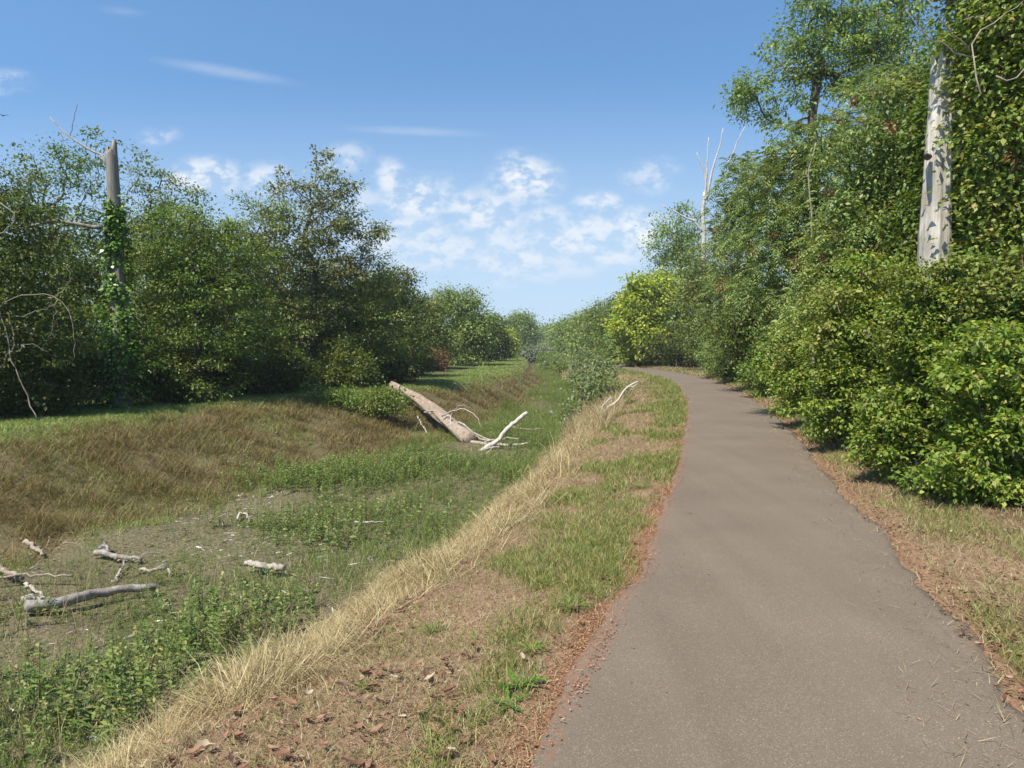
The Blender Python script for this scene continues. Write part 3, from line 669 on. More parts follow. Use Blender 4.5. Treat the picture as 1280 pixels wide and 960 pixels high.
def clump_leaves(C, D, n, r, L, W, rng, flat=.65, droop=.35):
    """leaf cloud round every clump centre C with outward direction D"""
    k = len(C)
    off = rng.normal(size=(k, n, 3)) * r * .5; off[..., 2] *= flat
    rr = rng.uniform(.6, 1.35, (k, 1, 1)); off *= rr
    P = C[:, None] + off
    A = norm(off) * .7 + D[:, None] * .5 + rng.normal(size=(k, n, 3)) * .55; A[..., 2] -= droop
    Nn = np.array([0, 0, 1.]) + norm(off) * .45 + rng.normal(size=(k, n, 3)) * .5
    P = P.reshape(-1, 3); A = A.reshape(-1, 3); Nn = Nn.reshape(-1, 3)
    s = rng.uniform(.65, 1.3, len(P)) * np.repeat(rng.uniform(.72, 1.32, k), n)
    return leaf_quads(P, A, Nn, L * s, W * s, rng)

def frond_leaves(C, D, m, FL, L, W, rng, pairs=7):
    """feather leaves (rows of leaflets on an arching stalk) fanning out of every tip"""
    k = len(C)
    C = np.repeat(C, m, 0); D = np.repeat(D, m, 0); n = len(C)
    A = norm(D * .55 + rng.normal(size=(n, 3)) * .7 + np.array([0, 0, .25])); S = norm(np.cross(A, [0, 0, 1.]) + 1e-6); U = np.cross(S, A)
    fl = FL * rng.uniform(.6, 1.2, n)
    Ps = []; As = []; Ns = []; Ls = []
    for i in range(pairs):
        t = (i + 1) / (pairs + .3)
        base = C + A * (fl * t)[:, None] - np.array([0, 0, 1.]) * (fl * .55 * t * t)[:, None]
        ax = A - np.array([0, 0, 1.]) * (1.0 * t)
        l = L * (1.05 - .5 * abs(t - .45)) * rng.uniform(.8, 1.15, n)
        for sgn in (1, -1):
            Ps.append(base); As.append(norm(S * sgn + norm(ax) * .5 - np.array([0, 0, .35]) + rng.normal(size=(n, 3)) * .12)); Ns.append(U + rng.normal(size=(n, 3)) * .2); Ls.append(l)
    Ps = np.concatenate(Ps); As = np.concatenate(As); Ns = np.concatenate(Ns); Ls = np.concatenate(Ls)
    return leaf_quads(Ps, As, Ns, Ls, Ls * W / L, rng)

def grow(base, trunk, targets, rng, r_tip=.008, exp=2.35, kink=.12):
    """skeleton: trunk polyline, then a curved limb to every target, thickness by the pipe rule"""
    nodes = [np.array(p, float) for p in trunk]; par = [-1] + list(range(len(trunk) - 1))
    order = np.argsort(np.linalg.norm(targets[:, :2] - trunk[0][:2], axis=1) + .6 * np.abs(targets[:, 2] - trunk[-1][2]))
    tips = {}; chains = [list(range(len(trunk)))]
    dirs = np.zeros_like(targets)
    for ti in order:
        T = targets[ti]; Nd = np.array(nodes)
        d = T - Nd; dist = np.linalg.norm(d, axis=1)
        cost = dist * (1 + .9 * np.maximum(0, .15 - d[:, 2] / np.maximum(dist, 1e-6)))
        cost[0] += 1e3
        s = int(np.argmin(cost)); a = Nd[s]; L = dist[s]
        k = max(2, min(5, int(L / .35) + 1))
        pd = norm(a - Nd[par[s]]) if par[s] >= 0 else np.array([0, 0, 1.])
        ch = [s]; prev = s
        for i in range(1, k + 1):
            t = i / k
            q = a + (T - a) * t + pd * L * .22 * math.sin(math.pi * t) * (1 - t) + np.array([0, 0, 1.]) * L * .08 * math.sin(math.pi * t)
            if i < k: q = q + rng.normal(size=3) * L * kink * .35
            nodes.append(q); par.append(prev); prev = len(nodes) - 1; ch.append(prev)
        chains.append(ch); dirs[ti] = norm(nodes[-1] - nodes[ch[-2]])
    n = len(nodes); acc = np.zeros(n); has = np.zeros(n, bool)
    for i in range(1, n): has[par[i]] = True
    acc[~has] = r_tip ** exp
    for i in range(n - 1, 0, -1): acc[par[i]] += acc[i]
    rad = acc ** (1 / exp)
    return np.array(nodes), rad, chains, dirs

def skeleton_mesh(name, nodes, rad, chains, trunk_r, rng, min_r=.004, scale_r=1.0):
    g = Geo()
    rad = trunk_r * (rad / rad[0]) ** 1.3
    k = 1.0
    for ci, ch in enumerate(chains):
        P = nodes[ch]; R = rad[ch] * k
        if ci > 0: R[0] = min(R[0], R[1] * 1.25)
        R = np.maximum(R * scale_r, min_r)
        if ci == 0:
            P = smooth_path(P, max(8, len(P) * 3)); R = np.interp(np.linspace(0, 1, len(P)), np.linspace(0, 1, len(ch)), R)
            R[0] *= 1.35; R[1] *= 1.1
            g.add(*tube(P, R, 10, .06, rng))
        else:
            g.add(*tube(P, R, 6 if R[0] > .02 else 4, 0, rng, cap=False))
    return g.mesh(name, True)

def blob_targets(blobs, n, rng, shell=.55, zmin=.25, spray=.07):
    b = np.array([tuple(q) + (1.0,) * (7 - len(q)) for q in blobs], float); w = (b[:, 3] * b[:, 4] * b[:, 5]) ** (2 / 3.)
    if b.shape[1] > 6: w = w * b[:, 6]
    c = rng.choice(len(b), n, p=w / w.sum())
    d = norm(rng.normal(size=(n, 3)))
    r = np.where(rng.random(n) < shell, rng.uniform(.8, 1.05, n), rng.random(n) ** .45)
    ph = rng.random(3) * 50
    lump = fbm(d[:, 0] * 2.2 + ph[0] + c * 3.1, d[:, 1] * 2.2 + d[:, 2] * 2.6 + ph[1], 2)
    r = r * (.72 + .56 * lump) * np.where(rng.random(n) < spray, rng.uniform(1.1, 1.55, n), 1)
    P = b[c, :3] + d * r[:, None] * b[c, 3:6]
    P[:, 2] = np.maximum(P[:, 2], zmin + rng.random(n) * .2)
    return P

def tree(name, label, cat, base, blobs, n, lpc, cr, L, W, leaf, bark='bark', trunk_r=.12, trunk_h=None, group=None, seed=1,
         frond=None, flat=.65, shell=.55, lean=(0, 0), parts=('trunk', 'crown'), zmin=.25, extra=None, droop=.35, bare=0, spray=.07):
    rng = np.random.default_rng(seed)
    base = np.array([base[0], base[1], gz(base[0], base[1]) - .05]) if len(base) == 2 else np.array(base, float)
    root = thing(name, label, cat, base, 0, group)
    T = blob_targets(blobs, n, rng, shell, zmin, spray)
    top = max(b[2] for b in blobs) * .8 if trunk_h is None else trunk_h
    tr = [np.array([0, 0, -.1])]
    for i in range(1, 7):
        t = i / 6
        tr.append(np.array([lean[0] * t + rng.normal() * .04 * top * .5 * t, lean[1] * t + rng.normal() * .04 * top * .5 * t, top * t]))
    nodes, rad, chains, dirs = grow(base, tr, T, rng)
    link(parts[0], skeleton_mesh(name + '_wood', nodes, rad, chains, trunk_r, rng), M[bark], root)
    g = Geo()
    TT, DD = (T, dirs) if not bare else (T[bare:], dirs[bare:])
    if frond:
        g.add(*frond_leaves(TT, DD, lpc, frond, L, W, rng))
    else:
        g.add(*clump_leaves(TT, DD, lpc, cr, L, W, rng, flat, droop))
    link(parts[1], g.mesh(name + '_leaves'), M[leaf], root)
    if extra: extra(root, T, dirs, rng, nodes)
    return root

def pxblobs(Y, base, spec):
    """[(px, py, rx_px, ry_px[, depth factor[, weight]])] at forward distance Y -> metres relative to base"""
    out = []
    for s in spec:
        c = at(s[0], s[1], Y); k = Y / F
        df = s[4] if len(s) > 4 else 1.0; w = s[5] if len(s) > 5 else 1.0
        dy = s[6] if len(s) > 6 else 0.0
        out.append((c[0] - base[0], dy, c[2] - base[2], s[2] * k, s[2] * k * df, s[3] * k, w))
    return out

def ptree(name, label, px, Y, spec, n, lpc, cr, L, W, leaf, cat='tree', **kw):
    b = at(px, 500, Y); base = np.array([b[0], Y, gz(b[0], Y) - .05])
    return tree(name, label, cat, base, pxblobs(Y, base, spec), n, lpc, cr, L, W, leaf, **kw)

GL = 'trees along the far bank of the canal'
# ---- far (left) bank, front row, nearest first
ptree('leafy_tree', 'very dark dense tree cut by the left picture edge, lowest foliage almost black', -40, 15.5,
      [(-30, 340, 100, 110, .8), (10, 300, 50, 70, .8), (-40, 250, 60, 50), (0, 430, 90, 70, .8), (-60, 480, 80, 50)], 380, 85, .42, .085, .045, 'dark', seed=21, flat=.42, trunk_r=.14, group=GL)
ptree('leafy_tree', 'wide airy tree with open twiggy top behind the ivy covered snag', 75, 21.5,
      [(60, 225, 45, 38, 1, .8), (115, 195, 30, 32, 1, .6), (40, 300, 55, 60), (110, 290, 60, 60), (80, 380, 80, 70), (100, 450, 70, 45)], 400, 62, .48, .09, .05, 'mid', seed=22, flat=.42, trunk_r=.15, bark='bark_grey', group=GL)
ptree('leafy_tree', 'olive brown tree with thin upright top just right of the ivy covered snag', 196, 22.0,
      [(190, 225, 28, 45, 1, .55), (215, 255, 32, 40, 1, .8), (175, 290, 40, 50, 1, .8), (210, 330, 55, 60), (190, 420, 60, 60)], 330, 60, .45, .09, .05, 'olive', seed=23, flat=.42, trunk_r=.13, bark='bark_grey', group=GL)
ptree('leafy_tree', 'rounded fresh green tree with its sunlit top in the middle of the far bank wood', 250, 20.5,
      [(240, 300, 60, 42), (280, 320, 50, 45), (210, 345, 45, 45), (255, 390, 80, 65), (240, 455, 85, 45)], 420, 80, .42, .085, .048, 'mid', seed=24, flat=.42, trunk_r=.14, group=GL)
ptree('leafy_tree', 'yellow green loose tree between the round fresh tree and the tall one', 322, 26,
      [(320, 270, 34, 32, 1, .8), (345, 300, 38, 40), (300, 330, 45, 45), (330, 390, 60, 60), (320, 450, 60, 40)], 330, 62, .48, .10, .055, 'olive', seed=25, flat=.42, trunk_r=.13, group=GL)
ptree('leafy_tree', 'tallest tree of the far bank with a sparse ragged top and browning leaves', 392, 28,
      [(402, 208, 16, 20, 1, .9), (385, 232, 20, 22, 1, .8), (425, 232, 26, 20, 1, .9), (405, 262, 38, 30, 1, .9), (350, 232, 18, 18, 1, .6), (440, 285, 32, 22, 1, .8), (470, 290, 16, 18, 1, .6), (375, 300, 50, 45), (420, 335, 45, 45), (395, 400, 60, 55)],
      420, 40, .42, .12, .07, 'sparse', seed=26, flat=.42, trunk_r=.16, bark='bark_grey', group=GL, shell=.35)
ptree('leafy_tree', 'dark bushy tree with a rusty patch standing right under the tallest tree', 445, 29.5,
      [(450, 345, 42, 40), (425, 390, 50, 50), (470, 400, 40, 50), (440, 440, 60, 36)], 330, 70, .5, .10, .055, 'olive', seed=27, flat=.42, trunk_r=.12, group=GL)
ptree('leafy_tree', 'small headed dark tree at the right end of the near far-bank wood', 490, 36,
      [(495, 358, 26, 28), (475, 370, 30, 35), (510, 370, 18, 26, 1, .7), (490, 415, 40, 40), (480, 445, 45, 25)], 300, 62, .55, .12, .065, 'dark', seed=28, flat=.42, trunk_r=.14, group=GL)
ptree('leafy_tree', 'big round light green tree past the gap in the far bank wood', 570, 60,
      [(570, 395, 30, 30), (548, 400, 24, 30), (595, 405, 24, 30), (572, 430, 46, 26), (560, 372, 14, 12), (585, 376, 12, 14)], 330, 62, .9, .2, .12, 'far', seed=29, trunk_r=.2, group=GL)
ptree('leafy_tree', 'darker tree leaning out left of the big round light green tree', 532, 50,
      [(530, 400, 24, 28), (520, 425, 28, 28), (545, 430, 26, 26)], 240, 60, .7, .17, .1, 'olive', seed=30, trunk_r=.15, group=GL)
ptree('leafy_tree', 'shaded tree right of the big round light green tree', 612, 78,
      [(612, 415, 16, 20), (622, 430, 14, 18), (600, 435, 16, 16)], 190, 60, 1.0, .24, .14, 'dark', seed=31, trunk_r=.18, group=GL)
ptree('leafy_tree', 'small yellowish green sunlit tree before the far round-topped tree', 633, 100,
      [(633, 425, 9, 12), (637, 436, 8, 8)], 110, 50, 1.0, .28, .17, 'bright', seed=32, trunk_r=.15, group=GL)
ptree('leafy_tree', 'far round-topped grey green tree closing the view at the end of the canal', 650, 175,
      [(652, 410, 15, 16), (645, 425, 14, 18), (660, 425, 11, 20), (640, 415, 10, 14), (655, 398, 8, 7)], 300, 55, 2.0, .5, .3, 'mid', seed=33, trunk_r=.35, group=GL)
ptree('leafy_tree', 'distant dark tree peeping out left of the far round-topped tree', 628, 150,
      [(627, 413, 9, 12), (632, 425, 10, 12), (620, 425, 9, 12)], 170, 55, 1.7, .45, .27, 'dark', seed=34, trunk_r=.3, group=GL)

# low shaded bushes along the foot of the wood (one built, the others copied)
GB = 'low shaded bushes along the foot of the far bank wood'
bush_spec = [(0, 0, .75, .9, .8, .75), (.7, .1, .65, .8, .7, .6), (-.7, 0, .6, .8, .7, .55), (.1, 0, 1.2, .6, .5, .5)]
def bush(name, label, base, blobs, n, lpc, leaf, L, W, cr, seed, group=None, cat='bush', bark='stem', **kw):
    return tree(name, label, cat, base, blobs, n, lpc, cr, L, W, leaf, bark=bark, trunk_r=.04, trunk_h=.5, group=group, seed=seed, parts=('stems', 'foliage'), zmin=.08, **kw)
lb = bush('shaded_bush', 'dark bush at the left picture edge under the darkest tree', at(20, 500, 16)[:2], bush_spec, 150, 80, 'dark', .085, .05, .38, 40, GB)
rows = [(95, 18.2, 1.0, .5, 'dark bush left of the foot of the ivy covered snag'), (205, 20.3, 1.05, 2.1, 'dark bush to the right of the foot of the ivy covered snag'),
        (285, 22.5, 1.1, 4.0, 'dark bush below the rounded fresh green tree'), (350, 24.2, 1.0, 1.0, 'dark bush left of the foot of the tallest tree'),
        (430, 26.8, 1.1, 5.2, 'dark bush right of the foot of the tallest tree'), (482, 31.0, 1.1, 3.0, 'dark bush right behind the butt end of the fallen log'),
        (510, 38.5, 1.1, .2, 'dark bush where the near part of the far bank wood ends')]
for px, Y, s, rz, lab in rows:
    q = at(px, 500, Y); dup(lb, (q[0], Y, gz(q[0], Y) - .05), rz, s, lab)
# rear trees of the far bank seen through the gaps
GR = 'rear row of the far bank wood'
rr_lab = 'rear row tree of the far bank wood, seen only through gaps'
rt = tree('rear_tree', rr_lab, 'tree', (-19.5, 21.0), [(0, 0, 4.2, 2.2, 2.0, 1.7), (.9, 0, 3.0, 2.0, 1.8, 1.6), (-1, 0, 3.0, 1.9, 1.8, 1.6), (0, 0, 1.6, 2.2, 1.8, 1.2)], 300, 70, .6, .13, .075, 'dark', seed=50, trunk_r=.15, group=GR)
for X_, Y_, s, rz in ((-15.0, 24.0, .9, 1.0), (-12.8, 28.0, .95, 2.4), (-11.0, 32.0, 1.0, 3.9), (-9.2, 36.5, .95, 5.0), (-16.5, 19.0, .9, .4), (-7.9, 43.0, .9, .9), (-9.0, 52.0, 1.0, 2.0)):
    dup(rt, (X_, Y_, gz(X_, Y_) - .05), rz, s)

# ---- path (right) side
GP = 'trees along the path'
def red_clusters(k, r=.13, n=34, name='seed_cluster'):
    def f(root, T, dirs, rng, nodes):
        idx = rng.choice(len(T), k, replace=False)
        out = T[idx] + dirs[idx] * .30 + np.array([-.06, -.10, .12])
        
        for q in range(k):
            g = Geo(); g.add(*clump_leaves(out[q:q+1], dirs[idx][q:q+1], n, r, .065, .032, rng, 1.0)); link('seed_sprays', g.mesh('seed_sprays'), M['redseed'], root)
    return f
def bone_branches(lines):
    def f(root, T, dirs, rng, nodes):
        for pts, r0 in lines:
            P = smooth_path([at(*q) - np.array(root.location) for q in pts], 10, .012, rng)
            g = Geo(); g.add(*tube(P, np.linspace(r0, r0 * .35, 10), 6, .05, rng)); link('dead_branch', g.mesh('dead_branch', True), M['twig'], root)
    return f
ptree('robinia_tree', 'tall airy tree with feathery light green crown against the sky, top right', 1010, 22,
      [(1005, 55, 42, 45, 1, .9), (960, 120, 45, 32, 1, .9), (930, 105, 18, 22, 1, .8), (1060, 60, 55, 55), (1100, 20, 55, 45), (1020, -30, 60, 40, 1, .7), (1110, 90, 50, 50)], 360, 74, .34, .10, .055, 'robinia', seed=60, trunk_r=.13, group=GP, shell=.35)
ptree('feather_leaf_tree', 'broad feather leaved tree with rusty seed clusters in the path side wood', 1045, 15.5,
      [(1040, 200, 80, 55, .8), (1090, 150, 60, 50, .8), (990, 240, 60, 55, .8), (1060, 280, 90, 60, .8), (960, 310, 50, 60, .8), (1010, 370, 80, 60, .8), (1100, 350, 70, 60, .8), (1000, 190, 48, 40, .8)], 540, 8, .4, .105, .034, 'frond', seed=61, trunk_r=.12, group=GP, frond=.46, extra=red_clusters(46, .17, 44))
ptree('feather_leaf_tree', 'feather leaved tree with a domed top right of the bare white forked snag', 935, 30,
      [(935, 230, 36, 32), (912, 265, 26, 35), (960, 270, 44, 50), (930, 320, 46, 50), (915, 380, 40, 50), (945, 420, 40, 40)], 400, 8, .45, .14, .05, 'frond', seed=62, trunk_r=.12, group=GP, frond=.6, extra=red_clusters(14, .16))
ptree('leafy_tree', 'green mixed tree filling the gap left of the white dead trunk', 1120, 11.5,
      [(1110, 170, 60, 60, .8), (1140, 240, 50, 60, .8), (1100, 290, 60, 60, .8), (1150, 120, 36, 40, .8, .5), (1120, 370, 60, 55, .8)], 320, 70, .34, .075, .038, 'frond', seed=63, trunk_r=.09, group=GP, extra=red_clusters(16, .1))
ptree('vine_covered_tree', 'tall tree draped in yellowing vines with bare white branches, cut by the right picture edge', 1300, 8.4,
      [(1270, 60, 80, 80, .7), (1256, 150, 44, 60, .7, .8), (1290, 190, 80, 90, .7), (1262, 270, 48, 60, .7), (1300, 320, 80, 80, .7), (1240, 20, 48, 45, .7, .7), (1330, 100, 90, 120, .7), (1260, -60, 100, 60, .7)],
      470, 75, .30, .07, .045, 'vine', seed=64, spray=.0, trunk_r=.16, group=GP, bark='bark_grey',
      extra=lambda root, T, d, rng, nd: (red_clusters(14, .09)(root, T, d, rng, nd),
        bone_branches([([(1215, 72, 7.6), (1180, 56, 7.5), (1150, 38, 7.4), (1132, 12, 7.4)], .009), ([(1212, 64, 7.6), (1198, 48, 7.5), (1175, 24, 7.4), (1160, 0, 7.4)], .009),
                       ([(1226, 118, 7.3), (1217, 85, 7.4), (1215, 55, 7.4), (1240, 28, 7.5), (1268, 8, 7.6), (1290, -8, 7.8)], .009), ([(1205, 25, 7.4), (1228, 20, 7.5), (1240, 28, 7.5)], .007),
                       ([(1245, 95, 7.5), (1262, 102, 7.5), (1278, 88, 7.6), (1300, 70, 8)], .009)])(root, T, d, rng, nd)))
ptree('leafy_tree', 'dark rounded green tree behind the bright green tree at the bend', 850, 64,
      [(852, 285, 26, 25), (835, 310, 24, 28), (870, 320, 28, 30), (850, 350, 40, 40), (880, 390, 40, 50), (890, 430, 35, 30)], 330, 66, .9, .22, .12, 'mid', seed=65, trunk_r=.16, group=GP)
ptree('leafy_tree', 'bright fresh green tree with low round crown beside the bend of the path', 818, 57,
      [(815, 372, 36, 30), (795, 395, 28, 30), (838, 395, 32, 32), (815, 415, 46, 22), (800, 360, 14, 16), (800, 438, 26, 14), (835, 440, 30, 16)], 400, 62, .7, .25, .17, 'bright', seed=66, trunk_r=.16, group=GP, bark='bark')
ptree('leafy_tree', 'olive tree between the path bend and the feather leaved trees', 890, 45,
      [(885, 340, 26, 35), (870, 390, 26, 40), (900, 400, 32, 40), (890, 430, 32, 24)], 280, 66, .65, .16, .08, 'olive', seed=67, trunk_r=.12, group=GP)
ptree('leafy_tree', 'dark fine leaved tree just behind the path side bushes in the middle distance', 960, 25,
      [(960, 390, 50, 50, .8), (930, 420, 35, 40, .8), (990, 430, 45, 40, .8)], 280, 70, .45, .11, .055, 'dark', seed=68, trunk_r=.1, group=GP)
ptree('leafy_tree', 'lower feather leaved tree with rusty seeds left of the white dead trunk', 1090, 11.8,
      [(1075, 320, 65, 50, .8), (1120, 290, 50, 55, .8), (1050, 370, 60, 50, .8), (1130, 230, 45, 50, .8), (1090, 250, 50, 45, .8)], 420, 8, .3, .085, .03, 'frond', seed=93, trunk_r=.08, group=GP, frond=.38, extra=red_clusters(16, .12, 40))
ptree('leafy_tree', 'leafy tree right behind the white dead trunk', 1215, 10.4,
      [(1200, 250, 60, 70, .8), (1215, 160, 60, 70, .8), (1190, 330, 60, 60, .8), (1230, 80, 60, 60, .8)], 380, 70, .32, .075, .042, 'mid', seed=94, trunk_r=.1, group=GP, extra=red_clusters(10, .1))
# dense rear growth that closes the wood behind the front trees
GQ = 'rear growth of the path side wood'
q_lab = 'tree in the rear row of the path side wood, seen only through gaps'
qt = tree('rear_tree', q_lab, 'tree', (9.4, 13.0), [(0, 0, 3.6, 1.6, 1.5, 1.6), (.7, 0, 2.2, 1.6, 1.5, 1.4), (-.7, 0, 2.2, 1.5, 1.5, 1.4), (0, 0, 1.0, 1.7, 1.5, .9)], 300, 70, .5, .11, .06, 'mid', seed=51, trunk_r=.12, group=GQ)
for X_, Y_, s, rz in ((8.0, 9.6, 1.0, 1.1), (8.9, 7.4, .9, 2.2), (10.6, 17.5, 1.05, 3.1), (12.0, 22.5, 1.05, .7), (13.4, 28.5, 1.05, 4.4), (14.6, 35.5, 1.1, 5.2)):
    dup(qt, (X_, Y_, gz(X_, Y_) - .05), rz, s)

# far hedge beyond the bend, right of the canal
GH = 'far trees beyond the bend, right of the canal'
for (px, Y, top, w, leaf, sd, lab) in (
        (775, 76, 372, 24, 'mid', 70, 'dark topped hedge tree directly left of the bright green tree'),
        (752, 90, 380, 22, 'far', 71, 'light hedge tree with a brownish patch, second left of the bright green tree'),
        (733, 108, 389, 19, 'far', 72, 'hedge tree in the middle of the far hedge row'),
        (717, 140, 397, 17, 'mid', 73, 'hedge tree left of the middle of the far hedge row'),
        (703, 205, 404, 14, 'far', 74, 'small looking hedge tree near the left end of the far hedge row'),
        (690, 340, 405, 13, 'mid', 75, 'dark blue green tree at the left end of the far hedge row'),
        (680, 620, 413, 9, 'dark', 76, 'most distant tree, tiny and dark at the canal end')):
    hgt = 445 - top
    ptree('hedge_tree', lab, px, Y, [(px, top + hgt * .32, w * .75, hgt * .32), (px - w * .45, top + hgt * .55, w * .6, hgt * .34), (px + w * .5, top + hgt * .5, w * .6, hgt * .36), (px, top + hgt * .75, w, hgt * .3)],
          240, 60, Y * .013, Y * .0031, Y * .0018, leaf, seed=sd, trunk_r=.16, group=GH)
# shrubs filling the foot of the far hedge and the middle distance
for (px, Y, z0, w, h, leaf, sd, lab, nm) in (
        (765, 82, None, 11, 25, 'rust', 80, 'rust red shrub left of the bright green tree at the bend', 'rusty_shrub'),
        (660, 116, None, 4.5, 7, 'silver', 81, 'pale silver green round willow shrub, left of the two at the canal end', 'willow_shrub'),
        (680, 118, None, 6, 9, 'silver', 82, 'pale silver green drooping willow shrub, right of the two at the canal end', 'willow_shrub'),
        (730, 56, None, 11, 12, 'poplar', 83, 'light green shrub on the near bank in front of the far hedge', 'bank_shrub'),
        (754, 44, None, 9, 11, 'poplar', 84, 'green leafy shrub on the near bank left behind the sapling clump', 'bank_shrub'),
        (903, 38.5, None, 13, 17, 'olive', 85, 'dry yellowish bush at the far bend of the verge', 'verge_bush'),
        (540, 45, None, 15, 14, 'rust', 86, 'small rusty brown shrub at the top edge of the far bank', 'rusty_shrub')):
    b = at(px, 500, Y); k = Y / F
    tree(nm, lab, 'shrub', (b[0], Y), [(0, 0, h * k, w * k, w * k, h * k * .9), (w * k * .5, 0, h * k * .7, w * k * .7, w * k * .7, h * k * .6), (-w * k * .5, 0, h * k * .6, w * k * .7, w * k * .7, h * k * .6)],
         95, 55, .011 * Y, max(.07, .0028 * Y), max(.035, .0015 * Y), leaf, bark='stem', trunk_r=.05, trunk_h=h * k * .6, seed=sd, parts=('stems', 'foliage'), zmin=.05)

for k_, (px, Y, X_, h, w, leaf, sd, lab) in enumerate((
        (0, 31.0, 4.1, .5, .7, 'poplar', 120, 'low green bush on the slope of the near bank just behind the sapling clump'),
        (0, 37.0, 4.6, .55, .8, 'olive', 121, 'dull olive bush on the near bank slope, second behind the sapling clump'),
        (0, 45.0, 4.7, .6, .9, 'poplar', 122, 'low green bush on the near bank slope, third behind the sapling clump'),
        (0, 64.0, 5.2, .7, 1.3, 'olive', 123, 'wide olive bush on the near bank far along the canal'),
        (0, 76.0, 5.3, .9, 1.5, 'poplar', 124, 'wide green bush on the near bank far along the canal'),
        (0, 92.0, 5.6, 1.0, 1.8, 'mid', 125, 'last dark bush on the near bank before the willow shrubs'))):
    tree('bank_shrub', lab, 'shrub', (X_, Y), [(0, 0, h * .6, w, w, h * .6), (w * .6, .2, h * .5, w * .7, w * .7, h * .5), (-w * .5, -.3, h * .45, w * .7, w * .7, h * .45)],
         80, 50, .28 + .004 * Y, .06 + .0016 * Y, .032 + .0008 * Y, leaf, bark='stem', trunk_r=.04, trunk_h=h * .5, seed=sd, parts=('stems', 'foliage'), zmin=.04)
# sapling clump with big loose leaves on the crest
b = at(735, 500, 22)
tree('poplar_saplings', 'clump of young poplar shoots with loose pale leaves on the near bank crest', 'sapling clump', (b[0] - .2, 22.0),
     [(.45, 0, 1.3, .5, .7, .8, .8), (.75, 0, 1.9, .35, .4, .6, .8), (.1, 0, .8, .5, .6, .6), (-.3, .4, .4, .4, .5, .4), (.8, -.3, .7, .5, .5, .5)], 105, 20, .32, .085, .07, 'poplar', bark='twig', trunk_r=.03, trunk_h=1.2, seed=90, parts=('stems', 'foliage'), zmin=.1)
b = at(775, 500, 20)
tree('dry_shrub', 'brownish half dry shrub on the crest beside the leaning pale branch', 'shrub', (b[0] - .05, 21.5),
     [(0, 0, .45, .5, .5, .5), (.2, 0, .7, .35, .35, .35)], 60, 36, .2, .06, .03, 'olive', bark='twig', trunk_r=.02, trunk_h=.4, seed=91, parts=('stems', 'foliage'), zmin=.05)
b = at(452, 500, 22)
tree('bank_bush', 'green bush with yellowish leaves on the far bank beside the fallen log', 'bush', (b[0], 22.0),
     [(0, 0, .35, 1.1, .7, .5), (.8, -.2, .35, .7, .6, .5), (-.9, .2, .4, .8, .6, .45)], 150, 46, .3, .075, .045, 'mid', bark='twig', trunk_r=.03, trunk_h=.3, seed=92, parts=('stems', 'foliage'), zmin=.05)

# bramble and elder bushes along the verge
GV = 'bushes along the right verge of the path'
def vb(px, Y, spec, n, lpc, leaf, L, W, cr, seed, lab, nm='bramble_bush', **kw):
    b = at(px, 500, Y); base = np.array([b[0], Y, gz(b[0], Y) - .03])
    return tree(nm, lab, 'bush', base, pxblobs(Y, base, spec), n, lpc, cr * .86, L, W, leaf, flat=.5, bare=34, bark='twig', spray=.24 if Y > 8.1 else .06, trunk_r=.04, trunk_h=.8, group=GV, seed=seed, parts=('stems', 'foliage'), zmin=.06, **kw)
vb(1275, 6.9, [(1275, 560, 90, 85, .7), (1215, 590, 50, 45, .7), (1320, 500, 90, 90, .7), (1250, 470, 70, 60, .7), (1300, 620, 80, 50, .7)], 460, 100, 'bramble', .050, .031, .20, 100, 'nearest big bramble bush at the right picture edge, lush green')
vb(1165, 8.2, [(1165, 520, 70, 62, .7), (1120, 545, 45, 40, .7), (1190, 460, 62, 60, .7), (1150, 420, 50, 45, .7), (1215, 420, 60, 55, .7), (1140, 370, 45, 40, .6, .7), (1180, 360, 38, 30, .6, .7)], 470, 100, 'bramble', .050, .030, .20, 101, 'bright green bush below the white dead trunk')
vb(1245, 8.0, [(1240, 380, 60, 50, .7), (1280, 420, 60, 55, .7), (1232, 362, 34, 36, .7), (1200, 345, 26, 20, .5, .6)], 290, 90, 'vine', .055, .034, .2, 102, 'tangle of green and yellow climbers right of the foot of the white dead trunk', 'climber_bush')
vb(1085, 10.6, [(1085, 480, 58, 55, .7), (1045, 500, 35, 35, .7), (1110, 420, 55, 50, .7), (1065, 400, 45, 45, .7), (1090, 350, 50, 40, .6, .6), (1045, 440, 45, 40, .6, .8)], 420, 90, 'bramble', .056, .033, .25, 103, 'sunlit bush with yellow green leaves left of the white dead trunk')
vb(1030, 13.8, [(1030, 460, 45, 48, .7), (1000, 480, 28, 30, .7), (1040, 400, 42, 45, .7), (1010, 420, 34, 40, .6, .8)], 340, 80, 'bramble', .066, .038, .28, 104, 'mid distance green bush standing where the verge narrows')
vb(975, 22, [(975, 460, 30, 36, .8), (950, 470, 20, 24, .8), (985, 420, 30, 30, .8)], 220, 66, 'mid', .085, .05, .3, 105, 'dark green bush in front of the fine leaved dark tree', 'verge_bush')
vb(930, 31, [(930, 452, 24, 24, .8), (912, 460, 14, 14, .8)], 150, 60, 'olive', .095, .055, .35, 106, 'dull green bush further along the verge before the dry yellowish one', 'verge_bush')
vb(785, 66, [(785, 432, 30, 22), (765, 440, 20, 16)], 160, 60, 'mid', .19, .11, .6, 108, 'hedge bush beyond the bend between the rust red shrub and the bright green tree', 'hedge_bush')
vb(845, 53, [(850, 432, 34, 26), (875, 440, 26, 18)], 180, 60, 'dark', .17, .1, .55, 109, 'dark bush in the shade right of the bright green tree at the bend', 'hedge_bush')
vb(815, 59, [(812, 440, 40, 18)], 140, 60, 'dark', .17, .1, .5, 110, 'dark bush under the crown of the bright green tree at the bend', 'hedge_bush')
